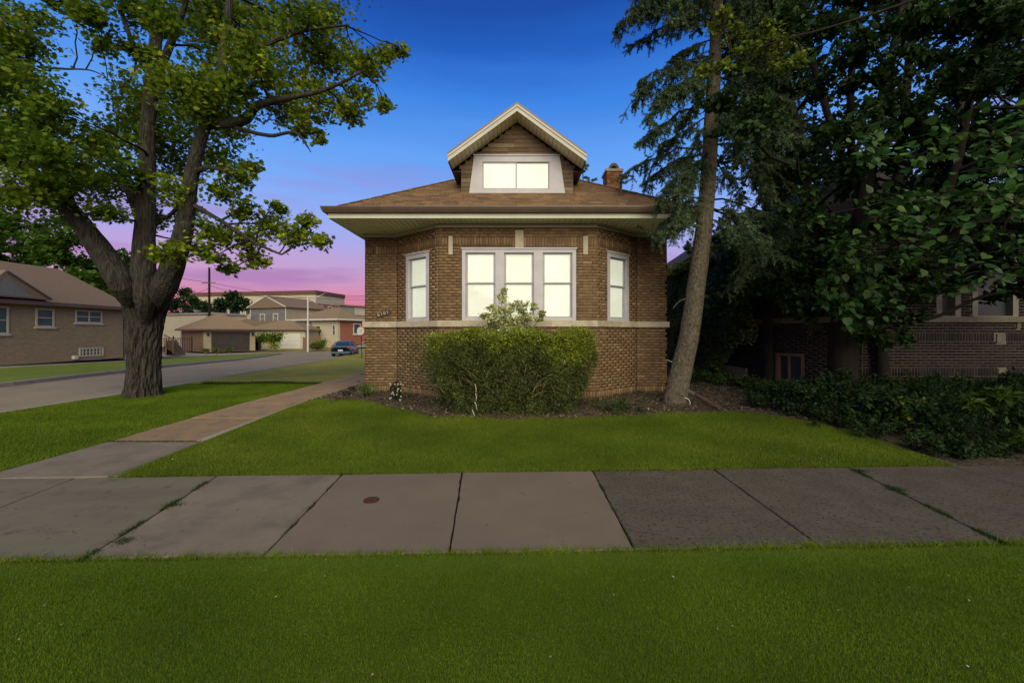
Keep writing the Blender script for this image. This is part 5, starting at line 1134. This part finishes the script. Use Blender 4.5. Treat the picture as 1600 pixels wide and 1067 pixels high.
# institution
ib,Mi=fhouse('institution_building','long low institutional building with dark red parapet on the pink horizon','building',(XP(493,120),120),80,14,44,-.5,14.6,0,0,M_tan,None)
b=MB(); b.box(-.35,14.3,-.35,44.3,13.5,14.75); b.obj('parapet',M_dred,ib,M=Mi)
b=MB(); b.box(-.2,14.2,-.2,44.2,10.9,13.5); b.obj('cornice_band',M_cream,ib,M=Mi)
b=MB(); b.box(-.12,14.1,-.12,.1,0,10.9); b.obj('brick_side',M_red,ib,M=Mi)
for k in range(9): fwin(ib,Mi,'l',3+k*4.5,5.9+k*4.5,7.6,10.6,fr=.2,sill=False)
for k in range(3): fwin(ib,Mi@Matrix.Translation((0,-.12,0)),'f',1.2+k*4.4,3.4+k*4.4,6.5,10.5,fr=.3,sill=False)
fhouse('brown_roof_house','low house showing only its plain brown roof behind the brown garage','house',(XP(346,60),60),40,5.5,6,-.4,3.0,1.7,.4,M_cream,M_roofB)
fhouse('flat_roofed_building','pale flat roofed building partly hidden behind the maple trunk','building',(XP(322,58),58),70,6,12,-.4,4.9,.3,.2,M_cream,M_conc2)
# fence and steps by brown garage
fn=thing('metal_fence','black metal picket fence in front of the brown garage','fence',(-33.6,41.5,-.35))
a_=Vector((-33.9,42.2,-.35)); b_=Vector((-38.5,40.6,-.35))
for k in range(26):
    p=a_.lerp(b_,k/25); s=MB(); r_=.05 if k%8==0 else .018; s.box(p.x-r_,p.x+r_,p.y-r_,p.y+r_,-.35,1.35 if k%8==0 else 1.2); s.obj('post' if k%8==0 else 'picket',M_black,fn)
s=MB(); s.tube([a_+Vector((0,0,1.45)),b_+Vector((0,0,1.45))],.025,n=4); s.tube([a_+Vector((0,0,.2)),b_+Vector((0,0,.2))],.025,n=4); s.obj('rail',M_black,fn)
wsx=thing('wooden_stairs','brown wooden stairs with railing between the maple trunk and black fence','stairs',(XP(262,38),38,-.4))
for k in range(6):
    s=MB(); x0=XP(258+k*2.6,38); s.box(x0,x0+.3,38,39,-.4,1.0-k*.24); s.obj('step',M_wood,wsx)
s=MB(); s.tube([U(256,522,37.9),U(271,531,37.9)],.05,n=5); s.tube([U(256,540,37.9),U(271,550,37.9)],.05,n=5); s.tube([U(271,530,37.9),U(271,553,37.9)],.07,n=5); s.obj('railing',M_wood,wsx)
for k in range(7): s=MB(); s.tube([U(257+k*2,523+k*1.25,37.85),U(257+k*2,541+k*1.25,37.85)],.025,n=4); s.obj('baluster',M_wood,wsx)
# poles and wires
up=thing('utility_pole','dark wooden utility pole rising behind the brown garage roof','utility pole',(XP(327,55),55,-.4))
s=MB(); s.tube([(XP(327,55),55,-.5),(XP(327,55),55,U(0,418,55).z)],[.17,.12],n=10); s.obj('pole',M_barkD,up)
s=MB(); zc=U(0,443,55).z; s.box(XP(327,55)-.9,XP(327,55)+.9,54.8,54.95,zc,zc+.12); s.obj('crossarm',M_wood,up); 
lp=thing('street_light_pole','slender pale pole beside the bungalow corner with a thin slanting arm','pole',(XP(481,46.5),46.5,-.45))
s=MB(); s.tube([(XP(481,46.5),46.5,-.5),(XP(481,46.5),46.5,U(0,463,46.5).z)],[.11,.08],n=10); s.obj('pole',M_pole,lp)
s=MB(); P0=U(481,472,46.5); s.tube([P0,P0.lerp(U(508,458,46.5),.5),U(508,458,46.5)],[.03,.03,.02],n=5); s.tube([U(481,465,46.5),U(500,462,46.5)],.03,n=5); s.obj('arm',M_pole,lp)
WL=['upper thin wire running right from the pole crossarm toward the institution','thin wire running left from the pole crossarm through the maple','thin wire joining the utility pole to the slender pale pole','lowest thin wire dropping left from the utility pole','upper thin wire reaching right from the pale pole arm','lower thin wire reaching right from the pale pole arm']
def wire(px0,py0,Y0,px1,py1,Y1,sag):
    a=U(px0,py0,Y0);b=U(px1,py1,Y1); s=MB(); s.tube([a.lerp(b,t)-Vector((0,0,sag*4*t*(1-t))) for t in lin(0,1,14)],.022,n=4)
    tag(s.obj('overhead_wire',M_black),WL.pop(0),'wire','overhead wires between the poles')
for w_ in ((327,441,55,575,468,75,.8),(327,441,55,150,395,40,.5),(327,446,55,481,465,46.5,.6),(327,450,55,240,478,60,.3),(505,459,60,600,460,75,.3),(505,462,60,600,462,70,.3)): wire(*w_)
# street sign
sg=thing('street_sign','pale round street sign on a thin black post near the parked car','sign',(XP(565,33),33,-.4))
Ysg=33; s=MB(); s.tube([(XP(565.5,Ysg),Ysg,-.45),(XP(564,Ysg),Ysg,U(0,512,Ysg).z)],.035,n=8); s.obj('post',M_black,sg)
s=MB(); c=U(563.8,517,Ysg); n_=8; s.prism([(c.x+.31*math.cos(6.283*(k+.5)/n_),c.z+.34*math.sin(6.283*(k+.5)/n_)) for k in range(n_)],Ysg-.06,Ysg-.035,ax='y'); s.obj('sign_plate',M_pole,sg)
s=MB(); 
for dx,dz_ in ((-.1,-.08),(0,0),(.1,.08),(-.02,.12),(.04,-.1)): s.box(c.x+dx-.05,c.x+dx+.05,Ysg-.064,Ysg-.061,c.z+dz_-.02,c.z+dz_+.02)
s.obj('sign_mark',M_grey,sg)
# wood fence by bungalow, bins, bushes
wf_=thing('wooden_fence','low weathered board fence in front of the beige bungalow steps','fence',(XP(487,50),50,-.42))
for k in range(13): x0=XP(473+k*2.2,50); s=MB(); s.box(x0,x0+.14,50,50.04,-.42,1.15+random.uniform(-.03,.03)); s.obj('board',M_wood,wf_)
for px in (389,399): 
    s=MB(); x0=XP(px,49); s.add([(x0-.3,49,-.42),(x0+.3,49,-.42),(x0+.3,49.6,-.42),(x0-.3,49.6,-.42),(x0-.37,48.95,.75),(x0+.37,48.95,.75),(x0+.37,49.7,.75),(x0-.37,49.7,.75),(x0-.3,49.7,.9),(x0+.3,49.7,.9)],[(0,1,5,4),(1,2,6,5),(3,0,4,7),(2,3,7,6),(4,5,9,8),(4,8,7),(5,6,9),(6,7,8,9)]); tag(s.obj('refuse_bin',M_black),'left black refuse bin beside the green bush' if px==389 else 'right black refuse bin partly behind the green bush','bin','black bins by the white garage')
def fbush(label,px,py,r,Y_,n,m,size,h): 
    root=thing('bush',label,'bush',(XP(px,Y_),Y_,-.42)); p,tv=clumps(U(px,py,Y_),r*Y_/F,n,sub=9,flat=h); leaves('foliage',p,size,'kite',m,root,np.clip(.7*tv+.3*rng.uniform(0,1,n),0,1)); s=MB(); s.tube([(XP(px,Y_),Y_,-.42),U(px,py,Y_)],.05,n=5); s.obj('stems',M_twig,root)
fbush('tall bright green bush in front of the white garage',424,527,20,48,1500,M_maple,.22,1.0)
fbush('leafy green bush left of the tall bright bush by the bins',408,532,12,48.5,500,M_maple,.2,.8)
fbush('low green bush in front of the bungalow beyond the pale pole',503,537,13,50,700,M_maple,.2,.5)
fbush('low yellow green bush closest to the bungalow corner',491,540,8,49,350,M_lime_leaf,.18,.5)
for i,(px,d_) in enumerate(((322,'leftmost yellow flowering plant on the far verge before the brown garage'),(338,'middle small yellow plant on the far verge before the garage door'),(358,'rightmost yellow plant on the far verge near the garage driveway'))): fbush(d_,px,547,6.5,38,260,M_lime_leaf,.14,.45)
# ================================================================ parked car (local: x width, y length, rear at y=0)
cx_=Vector((XP(532,38.3),38.3,-.42-.128)); Mcar=Matrix.Translation(cx_)@Matrix.Rotation(math.radians(11),4,'Z')
car=thing('parked_car','blue grey sedan parked at the kerb seen from behind','car',cx_,rz=math.radians(11))
def loft(st,mt,name,par=car,cap=True,smooth=True):
    V=[];n=len(st[0][1])
    for y,pr in st: V+=[(a,y,b) for a,b in pr]
    Fc=[(i*n+k,i*n+(k+1)%n,(i+1)*n+(k+1)%n,(i+1)*n+k) for i in range(len(st)-1) for k in range(n)]
    if cap: Fc+=[tuple(range(n)),tuple(range((len(st)-1)*n,len(st)*n))[::-1]]
    return mk(name,V,Fc,mt,par,smooth=smooth,M=Mcar)
def sec(hw_,zb,zt,sh=.06): 
    R=[(hw_*.92,zb),(hw_,zb+.12),(hw_*1.01,zb+(zt-zb)*.5),(hw_*.97,zt-sh),(hw_*.86,zt)]
    return R+[(-a,b) for a,b in R[::-1]]
loft([(0,sec(.78,.42,.86)),(.06,sec(.86,.30,1.02)),(.30,sec(.89,.24,1.06)),(1.0,sec(.90,.22,1.0)),(1.9,sec(.91,.20,.95)),(3.0,sec(.91,.20,.93)),(3.8,sec(.89,.22,.86)),(4.3,sec(.84,.25,.76)),(4.5,sec(.70,.32,.62))],M_car,'body')
def gsec(hb,ht,zb,zt): R=[(hb,zb),(ht,zt-.04),(ht*.85,zt)]; return R+[(-a,b) for a,b in R[::-1]]
loft([(.45,gsec(.74,.66,.98,1.03)),(.95,gsec(.78,.60,.96,1.34)),(1.3,gsec(.80,.60,.95,1.42)),(2.4,gsec(.81,.60,.93,1.43)),(3.3,gsec(.78,.62,.90,.98))],M_glassT,'window_glass')
loft([(1.02,[(.60,1.36),(.5,1.40),(-.5,1.40),(-.60,1.36)]),(1.4,[(.62,1.41),(.5,1.455),(-.5,1.455),(-.62,1.41)]),(2.1,[(.62,1.42),(.5,1.46),(-.5,1.46),(-.62,1.42)]),(2.5,[(.60,1.40),(.5,1.44),(-.5,1.44),(-.60,1.40)])],M_car,'roof')
for s in (-1,1):
    b=MB(); b.tube([(s*.78,.42,1.02),(s*.63,1.0,1.38)],.045,n=5); b.tube([(s*.80,1.75,.95),(s*.63,1.75,1.42)],.03,n=5); b.tube([(s*.63,2.45,1.40),(s*.80,3.3,.95)],.035,n=5); b.obj('pillar',M_car,car,M=Mcar)
    b=MB(); b.box(s*.62 if s>0 else -.86,.86 if s>0 else -.62,-.02,.10,.80,.93); b.box(*sorted((s*.80,s*.895)),.0,.28,.80,.92); b.obj('tail_light',M_lamp,car,M=Mcar)
    b=MB(); b.box(*sorted((s*.90,s*1.05)),2.9,3.05,.93,1.05); b.obj('mirror',M_black,car,M=Mcar)
    for yw in (.85,3.55):
        b=MB(); b.tube([(s*.70,yw,.33),(s*.925,yw,.33)],.33,n=20); wo=b.obj('wheel',M_tyre,car,M=Mcar); b=MB(); b.tube([(s*.90,yw,.33),(s*.935,yw,.33)],.20,n=14); b.obj('rim',M_rim,wo,M=Mcar)
b=MB(); b.box(-.22,.22,-.03,.02,.52,.66); b.obj('licence_plate',M_wht,car,M=Mcar)
b=MB(); b.box(-.80,.80,-.04,.06,.34,.46); b.obj('rear_bumper',M_car,car,M=Mcar)
for o in bpy.data.objects:
    if o.type=='MESH' and o.name.startswith('kerb'): o['kind']='structure'
print('objects',len(bpy.data.objects))
